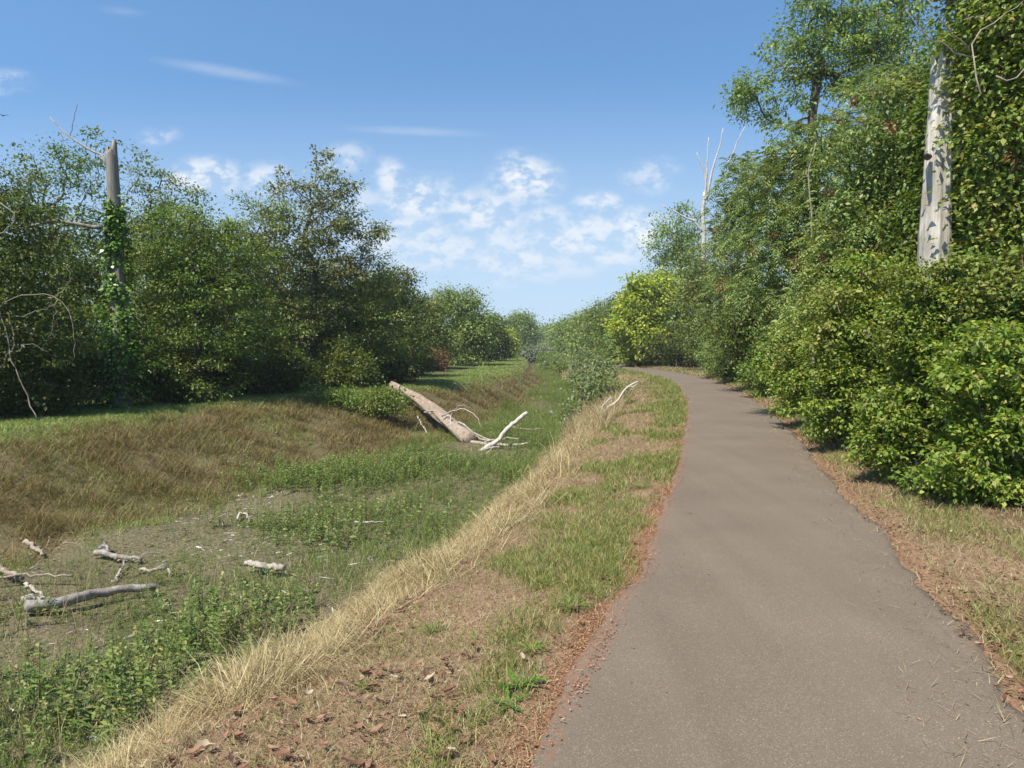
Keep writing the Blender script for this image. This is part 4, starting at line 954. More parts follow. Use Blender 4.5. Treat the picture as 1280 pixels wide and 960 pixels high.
vb(915, 35.5, [(900, 442, 26, 22), (922, 445, 20, 18)], 150, 60, 'frond', .14, .06, .45, 111, 'bush on the verge right of the bend, below the olive tree', 'hedge_bush')
vb(1200, 7.3, [(1200, 618, 40, 16, .8), (1160, 605, 26, 14, .8), (1240, 640, 40, 18, .8)], 120, 60, 'mid', .045, .028, .16, 112, 'low trailing shoots in front of the two nearest hedge bushes', 'trailing_shoots')
vb(1060, 11.6, [(1062, 548, 24, 14, .8), (1030, 535, 22, 12, .8)], 80, 55, 'olive', .05, .03, .18, 113, 'low dull shoots at the foot of the sunlit yellow green bush', 'trailing_shoots')
vb(1110, 9.3, [(1110, 575, 22, 14, .7), (1090, 570, 18, 12, .7)], 60, 50, 'olive', .045, .025, .15, 107, 'low grey green dry plant at the edge of the verge before the bright bush', 'low_plant')

# ------------------------------------------------------------------ dead wood
def bones(name, label, cat, lines, mat, part='limb', group=None, sides=8, rough=.06, jit=.01, loc=None, seed=1):
    """a piece of dead wood; the first line is its own stem, the others its limbs. lines: (points, r0, r1)"""
    rng = np.random.default_rng(seed)
    base = np.array(lines[0][0][0], float) if loc is None else np.array(loc, float)
    if len(lines) == 1:
        pts, r0, r1 = lines[0]
        P = smooth_path(np.array(pts) - base, 14, jit, rng); g = Geo(); g.add(*tube(P, np.linspace(r0, r1, 14), sides, rough, rng))
        o = link(name, g.mesh(name, True), M[mat]); o.location = base; return tag(o, label, cat, group)
    root = thing(name, label, cat, base, 0, group)
    for i, (pts, r0, r1) in enumerate(lines):
        n = 22 if i == 0 else 12
        P = smooth_path(np.array(pts) - base, n, jit, rng); g = Geo(); g.add(*tube(P, np.linspace(r0, r1, n), sides if i == 0 else 6, rough, rng))
        link('stem' if i == 0 else part, g.mesh(part, True), M[mat], root)
    return root

# white dead trunk on the right
def dead_trunk(name, label, pts, r, mat, seed, broken=.25, sides=48):
    rng = np.random.default_rng(seed); base = np.array(pts[0], float)
    P = smooth_path(np.array(pts) - base, 60); n = len(P); R = np.interp(np.linspace(0, 1, n), np.linspace(0, 1, len(r)), r)
    ang = np.arange(sides) / sides * 2 * math.pi
    V = np.zeros((n, sides, 3))
    for i in range(n):
        h = P[i, 2]
        lob = 1 + .10 * (fbm(np.cos(ang) * 1.5 + 5, np.sin(ang) * 1.5 + h * .5, 3) - .5) * 2 + .07 * (vnoise(np.cos(ang) * 5 + 9, np.sin(ang) * 5 + h * .7) - .5) * 2 + .08 * (vnoise(np.cos(ang) * 8 + 20, np.sin(ang) * 8 + h * .35) - .5) * 2 + .04 * rng.normal() * (i % 7 == 0)
        V[i] = P[i] + np.stack([np.cos(ang) * R[i] * lob, np.sin(ang) * R[i] * lob, np.zeros(sides)], -1)
    jag = (vnoise(np.cos(ang) * 2.2 + 3 + seed, np.sin(ang) * 2.2) - .35) * broken * 2 + rng.random(sides) * broken * .3
    V[-1, :, 2] += jag; V[-2, :, 2] += jag * .6
    c = np.array([[P[-1, 0], P[-1, 1], P[-1, 2] - .12]])
    i = np.arange(n - 1)[:, None] * sides; j = np.arange(sides)[None, :]; j2 = (j + 1) % sides
    Q = np.stack([i + j, i + j2, i + sides + j2, i + sides + j], -1).reshape(-1, 4)
    b = (n - 1) * sides; jj = np.arange(0, sides, 2)
    q1 = np.stack([np.full(len(jj), n * sides), b + jj, b + jj + 1, b + (jj + 2) % sides], -1)
    return base, mesh_faces(name, np.concatenate([V.reshape(-1, 3), c]), np.concatenate([Q, q1]), True), P, R

Y = 8.9
bt = at(1168, 500, Y); foot = np.array([bt[0], Y, gz(bt[0], Y) - .1])
base, me, P, R = dead_trunk('trunk', '', [foot, at(1169, 330, Y), at(1173, 200, Y), at(1178, 84, Y)], [.24, .205, .19, .175, .15, .13], 'white', 3)
root = thing('dead_tree', 'thick bleached white dead tree trunk, broken off at the top, rising from the bushes', 'dead tree', base)
link('trunk', me, M['white'], root)
g = Geo(); s0 = at(1190, 205, Y - .1) - base; g.add(*tube(smooth_path([s0, at(1198, 190, Y - .2) - base, at(1206, 172, Y - .25) - base], 6), np.linspace(.02, .008, 6), 6, .05)); link('branch_stub', g.mesh('branch_stub', True), M['bone'], root)
g = Geo(); g.add(*tube([at(1160, 196, Y - .1) - base, at(1158, 195, Y - .28) - base, at(1157, 192, Y - .38) - base], [.045, .035, .02], 8, .08)); link('knot', g.mesh('knot', True), M['bark_grey'], root)

# ivy covered snag on the left
Y = 18.5
bt = at(152, 500, Y); foot = np.array([bt[0], Y, gz(bt[0], Y) - .1])
base, me, P, R = dead_trunk('trunk', '', [foot, at(150, 400, Y), at(145, 290, Y), at(139, 190, Y)], [.26, .22, .20, .175, .15, .135], 'snag', 8, broken=.34, sides=20)
root = thing('ivy_snag', 'tall grey dead trunk wrapped in green ivy, with a bleached branch at its top', 'dead tree', base)
link('trunk', me, M['snag'], root)
rng = np.random.default_rng(77)
n = 9500; t = rng.random(n) ** .8; hI = np.interp(t, [0, 1], [0.0, 1.0]); idx = np.clip((hI * .80 * (len(P) - 1)).astype(int), 0, len(P) - 1)
a = rng.random(n) * 6.283; wid = np.interp(hI, [0, .45, .6, .8, 1], [.75, .5, .30, .16, .08])
side = np.where(hI > .62, np.abs(np.sin(a * .5)) * 0, 0)
off = np.abs(rng.normal(size=n)) * wid * .5 + R[idx]
keepm = ((hI < .5) | (np.cos(a + .9) > .05)) & (rng.random(n) < sstep(.3, .62, fbm(a * 1.1 + 3, hI * 13, 3) + .12 * (hI < .4)))
off = off * (.55 + .9 * fbm(a * .9 + 9, hI * 9, 3))
C = P[idx] + np.stack([np.cos(a) * off, np.sin(a) * off, rng.normal(size=n) * .1], -1)
A = np.stack([np.cos(a), np.sin(a), -.6 + 0 * a], -1) + rng.normal(size=(n, 3)) * .4; Nn = np.stack([np.cos(a), np.sin(a), .7 + 0 * a], -1) + rng.normal(size=(n, 3)) * .3
C, A, Nn = C[keepm], A[keepm], Nn[keepm]
V, Fc = leaf_quads(C, A, Nn, rng.uniform(.07, .13, len(C)), rng.uniform(.06, .1, len(C)), rng)
link('ivy', mesh_faces('ivy', V, Fc), M['ivy'], root)
for pts, r0, r1, mt in (([(134, 208, Y), (126, 192, Y), (118, 190, Y), (95, 176, Y), (80, 166, Y), (62, 146, Y)], .035, .012, 'bone'), ([(85, 172, Y), (80, 176, Y), (75, 163, Y)], .014, .008, 'bone'),
                        ([(134, 206, Y), (126, 196, Y), (125, 186, Y)], .03, .016, 'bone'), ([(88, 170, Y), (91, 155, Y), (97, 130, Y)], .01, .006, 'bark_grey'),
                        ([(128, 284, Y - .4), (105, 282, Y - .5), (70, 276, Y - .6), (38, 283, Y - .7), (10, 288, Y - .7)], .055, .03, 'snag'), ([(52, 279, Y - .65), (46, 268, Y - .65)], .018, .01, 'snag')):
    g = Geo(); g.add(*tube(smooth_path([at(*q) - base for q in pts], 12, .01), np.linspace(r0, r1, 12), 6, .06)); link('dead_branch', g.mesh('dead_branch', True), M[mt], root)

# bare white forked snag on the right
Y = 46.0
bt = at(880, 500, Y); foot = np.array([bt[0], Y, gz(bt[0], Y) - .1])
L_ = lambda *q: [at(a_, b_, Y) for a_, b_ in q]
bones('forked_snag', 'bare white forked dead tree left of the domed feather leaved tree', 'dead tree',
      [([foot, *L_((881, 400), (880, 292), (879, 262), (881, 240))], .23, .11), (L_((880, 250), (882, 232), (881, 215), (876, 205), (871, 190)), .085, .022),
       (L_((883, 250), (887, 228), (893, 205), (900, 182), (904, 160)), .095, .022), (L_((883, 236), (884, 205), (885, 185), (886, 172)), .07, .025),
       (L_((878, 289), (868, 276), (862, 264)), .09, .04), (L_((871, 278), (858, 272), (845, 266), (828, 257)), .07, .025), (L_((908, 208), (917, 190), (924, 172), (931, 158)), .05, .022)], 'pale', part='branch', sides=12, seed=5, jit=.02)
# thin pale sapling stem
Y = 13.2
bt = at(1016, 500, Y); foot = np.array([bt[0], Y, gz(bt[0], Y) - .1])
bones('dead_sapling', 'thin pale dead sapling stem with a forked tip before the feather leaved tree', 'dead sapling',
      [([foot, *[at(a_, b_, Y) for a_, b_ in ((1017, 400), (1015, 310), (1013, 260), (1010, 222), (1013, 205), (1020, 178))]], .032, .010), ([at(1010, 222, Y), at(1006, 214, Y), at(1004, 217, Y)], .010, .006)], 'twig', part='branch', seed=6)
# arching bare twigs at the left edge
Y = 14.5
bones('bare_bush', 'tangle of bare grey arching twigs at the left edge before the darkest tree', 'bare bush',
      [([np.array([at(30, 0, Y)[0], Y, gz(at(30, 0, Y)[0], Y)]), at(20, 460, Y), at(5, 400, Y), at(0, 380, Y), at(50, 368, Y), at(75, 375, Y), at(90, 400, Y)], .014, .006),
       ([at(0, 460, Y), at(15, 440, Y), at(16, 415, Y), at(10, 390, Y)], .015, .006), ([at(-5, 250, Y), at(14, 265, Y), at(20, 275, Y), at(8, 288, Y), at(-8, 292, Y)], .016, .008),
       ([at(60, 372, Y), at(80, 362, Y), at(87, 345, Y), at(84, 330, Y)], .009, .004), ([at(20, 395, Y), at(50, 388, Y), at(70, 380, Y)], .009, .004), ([at(88, 395, Y), at(93, 420, Y), at(92, 450, Y)], .007, .004),
       ([at(72, 375, Y), at(68, 400, Y), at(60, 425, Y)], .007, .003), ([at(20, 440, Y), at(35, 430, Y), at(60, 440, Y)], .008, .003)], 'twig', part='branch', seed=7, jit=.02)
# bare trunk standing in the shade at the far bank
Y = 21.5
bx_ = at(258, 500, Y)[0]
bones('bare_tree', 'stout bare trunk standing in deep shade at the foot of the far bank wood', 'tree trunk', [([np.array([bx_, Y, gz(bx_, Y) - .1]), at(257, 470, Y), at(254, 440, Y), at(256, 400, Y)], .16, .11)], 'bark_grey', sides=12, seed=9)

# fallen log from the far bank down into the canal bed
up = np.array([-4.45, 26.0, .20]); lo = np.array([-1.15, 19.4, DEEP + .12])
rng = np.random.default_rng(12)
root = thing('fallen_log', 'thick fallen log lying from the far bank down into the canal bed', 'log', lo)
Pm = smooth_path([up, up * .6 + lo * .4 + np.array([.05, 0, .12]), up * .25 + lo * .75 + np.array([0, 0, .08]), lo], 40) - lo
sides = 16; ang = np.arange(sides) / sides * 6.2832
rl = np.interp(np.linspace(0, 1, 40), [0, .05, .5, .85, 1], [.125, .145, .155, .18, .215])
V, Q = tube(Pm, rl, 24, .0, rng)
ax = np.repeat(np.arange(40), 24); aa = np.tile(np.arange(24) / 24 * 6.2832, 40)
kk = 1 + .30 * (fbm(np.cos(aa) * 1.4 + 4, np.sin(aa) * 1.4 + ax * .12, 4) - .5) * 2 + .18 * (vnoise(np.cos(aa) * 4 + 9, np.sin(aa) * 4 + ax * .25) - .5) * 2
V[:960] = np.repeat(Pm, 24, 0) + (V[:960] - np.repeat(Pm, 24, 0)) * kk[:, None]
link('trunk', mesh_faces('trunk', V, Q, True), M['log'], root)
dcut = norm(up - (up * .9 + lo * .1)); V, Q = tube([up - lo, up - lo + dcut * .012], [.115, .11], 16, 0); link('cut_face', mesh_faces('cut_face', V, Q), M['cut'], root)
# pale branches trailing from it
for pts, r0, r1 in (([(575, 546, 20), (592, 553, 19.4), (625, 556, 18.9), (640, 556, 18.7), (662, 553, 18.5)], .07, .03), ([(560, 528, 20.8), (580, 536, 20.2), (600, 548, 19.6), (618, 552, 19.2)], .045, .02), ([(552, 520, 21), (575, 512, 20.8), (596, 520, 20.4), (602, 534, 20.1)], .022, .01), ([(600, 553, 19.3), (630, 548, 19), (655, 548, 18.8)], .03, .012), ([(560, 535, 20.6), (575, 528, 20.2), (600, 545, 19.8), (625, 554, 19.4)], .045, .02),
                    ([(550, 528, 21), (562, 520, 20.6), (565, 540, 20.2), (588, 554, 19.7)], .028, .012),
                    ([(530, 515, 22), (545, 514, 21.6), (560, 525, 21.2)], .022, .01),
                    ([(522, 520, 22.3), (530, 535, 21.6), (540, 548, 21.0)], .028, .016), ([(556, 530, 20.9), (572, 508, 20.9), (582, 507, 20.6)], .018, .009)):
    g = Geo(); g.add(*tube(smooth_path([at(*q) - lo for q in pts], 12, .015, rng), np.linspace(r0, r1, 12), 6, .06, rng)); link('branch', g.mesh('branch', True), M['bone'], root)

bones('bleached_branch', 'bleached crooked branch rearing up from the canal bed in front of the fallen log', 'branch',
      [([at(584, 577, 17.9), at(600, 565, 18.1), at(622, 551, 18.4), at(632, 538, 18.5), at(645, 527, 18.6), at(659, 516, 18.7)], .065, .05),
       ([at(600, 565, 18.1), at(612, 560, 18.2), at(625, 558, 18.3)], .03, .012), ([at(594, 571, 17.9), at(606, 568, 17.8), at(618, 558, 17.8)], .025, .012)], 'pale', part='limb', seed=14)
bones('leaning_branch', 'pale forked branch leaning up from the straw on the near bank crest', 'branch',
      [([np.array([at(748, 0, 17.6)[0], 17.6, gz(at(748, 0, 17.6)[0], 17.6) + .0]), at(757, 513, 17.6), at(772, 500, 17.6), at(782, 486, 17.6), at(797, 477, 17.6)], .045, .022),
       ([at(750, 524, 17.6), at(754, 508, 17.6), at(764, 496, 17.6)], .026, .014), ([at(786, 484, 17.6), at(793, 483, 17.5), at(796, 480, 17.5)], .016, .008)], 'pale', part='limb', seed=15)
bones('half_buried_branch', 'grey branch half buried in straw at the foot of the leaning pale branch', 'branch', [([np.array([at(700, 0, 15)[0], 15.0, gz(at(700, 0, 15)[0], 15) + .03]), np.array([at(722, 0, 15.8)[0], 15.8, gz(at(722, 0, 15.8)[0], 15.8) + .1]), np.array([at(735, 0, 16.5)[0], 16.5, gz(at(735, 0, 16.5)[0], 16.5) + .12])], .035, .02)], 'twig', seed=16)

def floor_pt(px, py, lift=.05):
    zz = DEEP
    for _ in range(12):
        d = F * (CAM_Z - zz) / (py - 434); p = at(px, py, d); zz = .5 * zz + .5 * (gz(p[0], d) + min(lift, .06))
    return np.array([p[0], d, gz(p[0], d) + lift])
GD = 'pieces of dead wood on the canal bed'
def lying(name, label, pxs, r0, r1, mat, lift=.05, seed=1, limbs=()):
    lines = [([floor_pt(a, b, lift + c * .5) for a, b, c in pxs], r0 * .72, r1 * .72)]
    for l, q0, q1 in limbs: lines.append(([floor_pt(a, b, lift + c * .4) for a, b, c in l], q0 * .7, q1 * .7))
    return bones(name, label, 'dead wood', lines, mat, group=GD, seed=seed, part='limb', rough=.16)
lying('bleached_log', 'long bleached grey log on the canal bed, front left', [(32, 768, 0), (80, 764, .02), (125, 755, .06), (160, 748, .06), (196, 744, .02)], .085, .05, 'greywood', .1, 21)
lying('bleached_log', 'short white log end poking out of weeds left of the long bleached log', [(30, 765, .1), (42, 763, .1), (55, 763, .08)], .06, .045, 'bone', .08, 31)
lying('dead_branch', 'thin straight brown branch lying across the canal bed at the left edge', [(-12, 735, .12), (40, 731, .1), (92, 730, .06)], .025, .015, 'twig', .08, 22)
lying('dead_branch', 'short bright white stick under the straight brown branch', [(32, 738, .1), (46, 746, .06), (61, 754, 0)], .028, .022, 'bone', .05, 23)
lying('dead_branch', 'brown stump-like branch at the left edge touching the straight brown branch', [(-8, 716, .12), (8, 724, .1), (28, 731, .06)], .06, .04, 'twig', .06, 24)
lying('driftwood', 'grey splintered driftwood plank with a raised end on the canal bed', [(119, 696, .06), (145, 701, .05), (176, 704, .03)], .06, .03, 'greywood', .06, 25, limbs=[([(124, 693, .1), (131, 690, .16), (136, 697, .06)], .04, .02), ([(170, 700, .04), (186, 698, .06), (203, 696, .06)], .014, .008)])
lying('dead_branch', 'white forked twig standing below the grey splintered driftwood', [(144, 732, 0), (150, 718, .03), (156, 707, .1)], .022, .018, 'bone', .04, 26, limbs=[([(156, 707, .1), (166, 705, .08), (175, 705, .05)], .012, .006)])
lying('dead_branch', 'white bent piece of bark right of the forked twig', [(176, 716, .02), (195, 718, .06), (208, 714, .08), (213, 721, .02)], .028, .018, 'bone', .04, 27)
lying('wood_chunk', 'thick bleached wood chunk alone in the weeds left of the straw bank', [(308, 713, .1), (322, 716, .1), (340, 718, .1), (355, 719, .08)], .05, .062, 'bone', .06, 28)
lying('dead_branch', 'small white curled branch near the foot of the far bank', [(297, 652, .05), (300, 646, .12), (307, 649, .14), (312, 656, .05)], .03, .016, 'bone', .04, 29)
lying('dead_branch', 'brown stub lying at the foot of the far bank near the left edge', [(31, 683, .1), (42, 690, .1), (54, 697, .05)], .05, .03, 'twig', .05, 30, limbs=[([(51, 694, .05), (58, 688, .1), (63, 680, .2)], .012, .006)])
lying('dead_branch', 'pale stick among the weeds in the middle of the canal bed', [(443, 663, .1), (465, 664, .12), (488, 663, .1)], .025, .016, 'bone', .1, 32)
lying('dead_branch', 'grey weed covered branch on the canal bed right of the rearing bleached branch', [(634, 537, .1), (655, 541, .15), (680, 540, .1)], .05, .02, 'twig', .1, 33)

# distinct plants in the verge
def rosette(name, label, x, y, n, l, w, seed):
    rng = np.random.default_rng(seed); V = []; Fc = []
    for i in range(n):
        a = i * 2.4 + rng.normal() * .3; el = rng.uniform(.25, 1.0); L = l * rng.uniform(.6, 1.1)
        d = np.array([math.cos(a), math.sin(a), 0]); s = np.array([-math.sin(a), math.cos(a), 0]); k = len(V)
        segs = 5
        for j in range(segs + 1):
            t = j / segs; e = el * (1 - 1.25 * t)
            q = d * L * t * math.cos(el * .7) + np.array([0, 0, 1]) * L * (math.sin(el) * t - .6 * t * t * el * .8); ww = w * (.35 + 1.4 * t * (1 - t) * 1.6) * (1 if t < .99 else .05)
            V += [q - s * ww, q + np.array([0, 0, -w * .35]), q + s * ww]
        for j in range(segs):
            b = k + j * 3; Fc += [[b, b + 1, b + 4, b + 3], [b + 1, b + 2, b + 5, b + 4]]
    o = link(name, mesh_faces(name, np.array(V), np.array(Fc), True), M['ivy' if 'plantain' in name else 'g_green'])
    o.location = (x, y, gz(x, y)); return tag(o, label, 'plant', 'green plants in the near verge')
for nm, px, py, n, l, w, lab in (('plantain_plant', 648, 880, 11, .17, .011, 'broad bladed green plant on rusty litter beside the near path edge'), ('plantain_plant', 636, 905, 9, .12, .010, 'small broad bladed plant just below the bigger one beside the near path edge'),
                             ('grass_tuft', 715, 775, 60, .17, .003, 'dense bright grass tuft leaning over the path edge'), ('grass_tuft', 665, 830, 45, .13, .003, 'mid sized grass tuft left of the near path edge'),
                             ('grass_tuft', 540, 785, 40, .13, .003, 'separate green tuft standing in the brown thatch away from the path'), ('grass_tuft', 548, 950, 22, .09, .004, 'yellow green tuft at the bottom of the picture near the path'),
                             ('grass_tuft', 455, 865, 26, .08, .003, 'small green tuft in red leaves on the near bank'), ('grass_tuft', 800, 615, 50, .2, .004, 'far grass tuft at the left edge of the straight part of the path')):
    d = F * (CAM_Z + .06) / (py - 434); p = at(px, py, d); rosette(nm, lab, p[0], d, n, l, w, px)

# bird in the sky
g = Geo()
bp = at(4, 145, 60)
Vb, Qb = tube(np.array([[0, -.18, 0], [0, -.1, .02], [0, .05, .03], [0, .15, .03], [0, .22, .02]]), [.005, .05, .06, .03, .008], 8); g.add(Vb, Qb)
bird = thing('bird', 'tiny dark bird flying high at the left picture edge', 'bird', bp, .6)
link('body', g.mesh('body', True), M['bird'], bird)
for s in (1, -1):
    Vw = np.array([[s * .03, .08, .03], [s * .25, .10, .14], [s * .5, -.05, .10], [s * .24, -.06, .12], [s * .03, -.08, .03]]); Vw = np.concatenate([Vw, Vw - [0, 0, .012]])
    g = Geo(); g.add(Vw, np.array([[0, 1, 3, 4], [1, 2, 2, 3], [5, 9, 8, 6], [6, 8, 7, 7]])[[0, 2]]); g.add(Vw[[1, 2, 3, 3]] + [0, 0, .0], np.array([[0, 1, 2, 3]])); link('wing', g.mesh('wing'), M['bird'], bird)

# ------------------------------------------------------------------ thin air that pales the far trees
hv = np.array([[x_, y_, z_] for z_ in (-3.5, 26.0) for x_, y_ in ((-2600, -60), (2600, -60), (2600, 2600), (-2600, 2600))])
hz = link('haze', mesh_faces('haze', hv, np.array([[3, 2, 1, 0], [4, 5, 6, 7], [0, 1, 5, 4], [1, 2, 6, 5], [2, 3, 7, 6], [3, 0, 4, 7]])))
hm_, nt_, N_, L_h = new_mat('thin_haze'); vo = N_.new('ShaderNodeVolumePrincipled'); vo.inputs['Color'].default_value = (.95, .97, 1, 1); vo.inputs['Density'].default_value = .0004
oo = N_.new('ShaderNodeOutputMaterial'); L_h.new(vo.outputs[0], oo.inputs['Volume']); hz.data.materials.append(hm_)
tag(hz, 'thin pale haze in the air over the canal', 'haze', kind='stuff')

# ------------------------------------------------------------------ light
SUN_EL = math.radians(55); sh = np.array([-.64, -.77]); sh = sh / np.linalg.norm(sh)
sun_dir = Vector((sh[0] * math.cos(SUN_EL), sh[1] * math.cos(SUN_EL), math.sin(SUN_EL)))
sl = bpy.data.lights.new('sun', 'SUN'); sl.energy = 4.2; sl.angle = math.radians(.53); sl.color = (1, .945, .86)
so = bpy.data.objects.new('sun', sl); COL.objects.link(so); so.rotation_euler = sun_dir.to_track_quat('Z', 'Y').to_euler(); so.location = (0, 0, 30)

W_ = bpy.data.worlds.new('World'); SC.world = W_; W_.use_nodes = True
nt = W_.node_tree; N = nt.nodes; L = nt.links; N.clear()
out = N.new('ShaderNodeOutputWorld'); bg = N.new('ShaderNodeBackground'); bg.inputs[1].default_value = .103
sky = N.new('ShaderNodeTexSky'); sky.sky_type = 'NISHITA'; sky.sun_disc = False; sky.sun_elevation = SUN_EL
sky.sun_rotation = math.atan2(sh[0], sh[1]); sky.air_density = 1.0; sky.dust_density = .25; sky.ozone_density = 2.6; sky.altitude = 100
tc = N.new('ShaderNodeTexCoord'); sep = N.new('ShaderNodeSeparateXYZ'); L.new(tc.outputs['Generated'], sep.inputs[0])
sz = N.new('ShaderNodeVectorMath'); sz.operation = 'MULTIPLY_ADD'; L.new(tc.outputs['Generated'], sz.inputs[0]); sz.inputs[1].default_value = (1, 1, .78); sz.inputs[2].default_value = (0, 0, .22)
sn = N.new('ShaderNodeVectorMath'); sn.operation = 'NORMALIZE'; L.new(sz.outputs[0], sn.inputs[0]); L.new(sn.outputs[0], sky.inputs[0])
def math_(op, a, b=None, clamp=False):
    x = N.new('ShaderNodeMath'); x.operation = op; x.use_clamp = clamp
    for s, v in ((0, a), (1, b)):
        if v is None: continue
        if hasattr(v, 'links'): L.new(v, x.inputs[s])
        else: x.inputs[s].default_value = v
    return x.outputs[0]
yy = math_('MAXIMUM', sep.outputs[1], .02)
u = math_('DIVIDE', sep.outputs[0], yy); v = math_('DIVIDE', sep.outputs[2], yy)
front = math_('GREATER_THAN', sep.outputs[1], .05)
cmb = N.new('ShaderNodeCombineXYZ'); L.new(u, cmb.inputs[0]); L.new(v, cmb.inputs[1])
# warp
wn = N.new('ShaderNodeTexNoise'); wn.inputs['Scale'].default_value = 9; wn.inputs['Detail'].default_value = 4; L.new(cmb.outputs[0], wn.inputs['Vector'])
wv = N.new('ShaderNodeVectorMath'); wv.operation = 'SUBTRACT'; L.new(wn.outputs['Color'], wv.inputs[0]); wv.inputs[1].default_value = (.5, .5, .5)
wsc = N.new('ShaderNodeVectorMath'); wsc.operation = 'SCALE'; L.new(wv.outputs[0], wsc.inputs[0]); wsc.inputs['Scale'].default_value = .055
wa = N.new('ShaderNodeVectorMath'); wa.operation = 'ADD'; L.new(cmb.outputs[0], wa.inputs[0]); L.new(wsc.outputs[0], wa.inputs[1])
warped = wa.outputs[0]
clouds = [(262, 224, 34, 20, .75), (335, 222, 26, 18, .6), (205, 172, 22, 11, .35), (490, 224, 20, 20, .65), (520, 250, 36, 28, .75), (500, 298, 50, 22, .55), (580, 262, 22, 18, .6), (655, 228, 34, 26, .8), (610, 270, 40, 26, .65),
          (745, 253, 26, 13, .6), (684, 273, 22, 14, .5), (640, 300, 40, 16, .5), (720, 296, 55, 24, .6), (795, 290, 40, 28, .75), (645, 330, 55, 14, .55), (555, 318, 60, 22, .5), (765, 328, 28, 10, .5), (430, 200, 26, 18, .4), (810, 218, 26, 18, .4), (15, 112, 30, 14, .3), (450, 255, 30, 18, .4), (700, 335, 90, 16, .35)]
acc = None
for px, py, rx, ry, st in clouds:
    mp = N.new('ShaderNodeMapping'); mp.vector_type = 'TEXTURE'
    mp.inputs['Location'].default_value = ((px - 640) / F, (434 - py) / F, 0); mp.inputs['Scale'].default_value = (rx * 1.75 / F, ry * 1.6 / F, 1); mp.inputs['Rotation'].default_value = (0, 0, .12)
    L.new(warped, mp.inputs[0])
    ln = N.new('ShaderNodeVectorMath'); ln.operation = 'LENGTH'; L.new(mp.outputs[0], ln.inputs[0])
    mr = N.new('ShaderNodeMapRange'); mr.interpolation_type = 'SMOOTHSTEP'; mr.inputs[1].default_value = 1.0; mr.inputs[2].default_value = 0.25; mr.inputs[3].default_value = 0; mr.inputs[4].default_value = st
    L.new(ln.outputs['Value'], mr.inputs[0])
    acc = mr.outputs[0] if acc is None else math_('MAXIMUM', acc, mr.outputs[0])
def cn(scale, det, sx=1.0, rot=0.0):
    mp = N.new('ShaderNodeMapping'); mp.inputs['Scale'].default_value = (1, sx, 1); mp.inputs['Rotation'].default_value = (0, 0, rot); L.new(cmb.outputs[0], mp.inputs[0])
    n = N.new('ShaderNodeTexNoise'); n.inputs['Scale'].default_value = scale; n.inputs['Detail'].default_value = det; n.inputs['Roughness'].default_value = .6; L.new(mp.outputs[0], n.inputs['Vector']); return n.outputs['Fac']
fn = cn(30, 7, 1.5)
mr = N.new('ShaderNodeMapRange'); mr.interpolation_type = 'SMOOTHSTEP'; mr.inputs[1].default_value = .40; mr.inputs[2].default_value = .60; L.new(fn, mr.inputs[0])
body = math_('MULTIPLY', acc, math_('ADD', math_('MULTIPLY', mr.outputs[0], 1.05), .14))
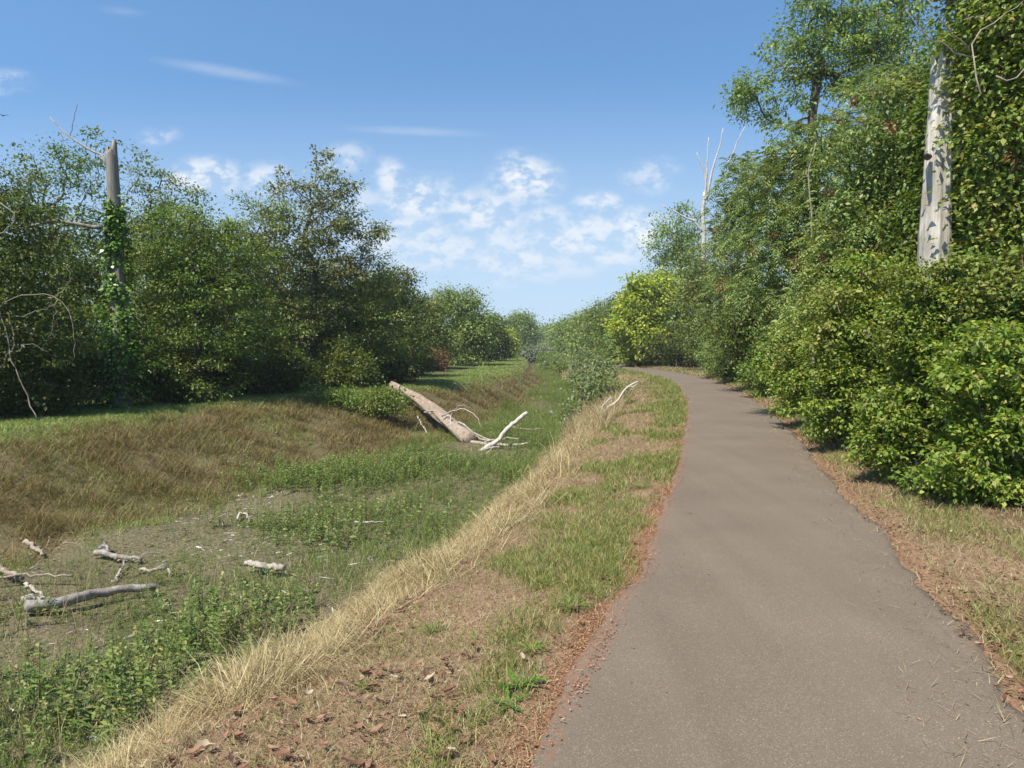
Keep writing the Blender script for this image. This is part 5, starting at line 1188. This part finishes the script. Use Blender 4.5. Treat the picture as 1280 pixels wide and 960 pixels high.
# contrail-like wisps
for px, py, rx, ry, st, rot in ((288, 97, 115, 11, .24, -.16), (520, 169, 120, 8, .18, -.04), (165, 25, 40, 8, .10, -.1)):
    mp = N.new('ShaderNodeMapping'); mp.vector_type = 'TEXTURE'
    mp.inputs['Location'].default_value = ((px - 640) / F, (434 - py) / F, 0); mp.inputs['Scale'].default_value = (rx / F, ry / F, 1); mp.inputs['Rotation'].default_value = (0, 0, rot)
    L.new(cmb.outputs[0], mp.inputs[0])
    ln = N.new('ShaderNodeVectorMath'); ln.operation = 'LENGTH'; L.new(mp.outputs[0], ln.inputs[0])
    m2 = N.new('ShaderNodeMapRange'); m2.interpolation_type = 'SMOOTHSTEP'; m2.inputs[1].default_value = 1.0; m2.inputs[2].default_value = 0; m2.inputs[3].default_value = 0; m2.inputs[4].default_value = st
    L.new(ln.outputs['Value'], m2.inputs[0]); body = math_('ADD', body, math_('MULTIPLY', m2.outputs[0], math_('ADD', math_('MULTIPLY', mr.outputs[0] if False else fn, 1.1), .4)))
# clean air: a little less red than the model gives
tint = N.new('ShaderNodeMix'); tint.data_type = 'RGBA'; tint.blend_type = 'MULTIPLY'; tint.inputs[0].default_value = 1
L.new(sky.outputs[0], tint.inputs[6]); tint.inputs[7].default_value = (.75, .97, 1.03, 1)
# thin veil low over the horizon
vm = N.new('ShaderNodeMapRange'); vm.interpolation_type = 'SMOOTHSTEP'; vm.inputs[1].default_value = .40; vm.inputs[2].default_value = .03; vm.inputs[3].default_value = 0; vm.inputs[4].default_value = .9; L.new(v, vm.inputs[0])
veil = math_('MULTIPLY', vm.outputs[0], front, True)
mv_ = N.new('ShaderNodeMix'); mv_.data_type = 'RGBA'; L.new(veil, mv_.inputs[0]); L.new(tint.outputs[2], mv_.inputs[6]); mv_.inputs[7].default_value = (2.8, 3.65, 4.5, 1)
body = math_('MULTIPLY', body, front, True)
mix = N.new('ShaderNodeMix'); mix.data_type = 'RGBA'; L.new(body, mix.inputs[0]); L.new(mv_.outputs[2], mix.inputs[6]); mix.inputs[7].default_value = (4.5, 4.65, 4.85, 1)
L.new(mix.outputs[2], bg.inputs[0]); L.new(bg.outputs[0], out.inputs[0])

# ------------------------------------------------------------------ camera and view
cd = bpy.data.cameras.new('camera'); cd.sensor_width = 36; cd.lens = F / 1280 * 36; cd.clip_end = 6000; cd.clip_start = .05
co = bpy.data.objects.new('camera', cd); COL.objects.link(co); co.location = (0, 0, CAM_Z); co.rotation_euler = (math.pi / 2 - PITCH, 0, 0)
SC.camera = co
vs = SC.view_settings; vs.view_transform = 'Standard'; vs.look = 'None'; vs.gamma = 1; vs.exposure = 1.0; vs.use_curve_mapping = False
SC.render.engine = 'CYCLES'
SC.cycles.max_bounces = 8; SC.cycles.diffuse_bounces = 4; SC.cycles.transmission_bounces = 6; SC.cycles.use_denoising = True
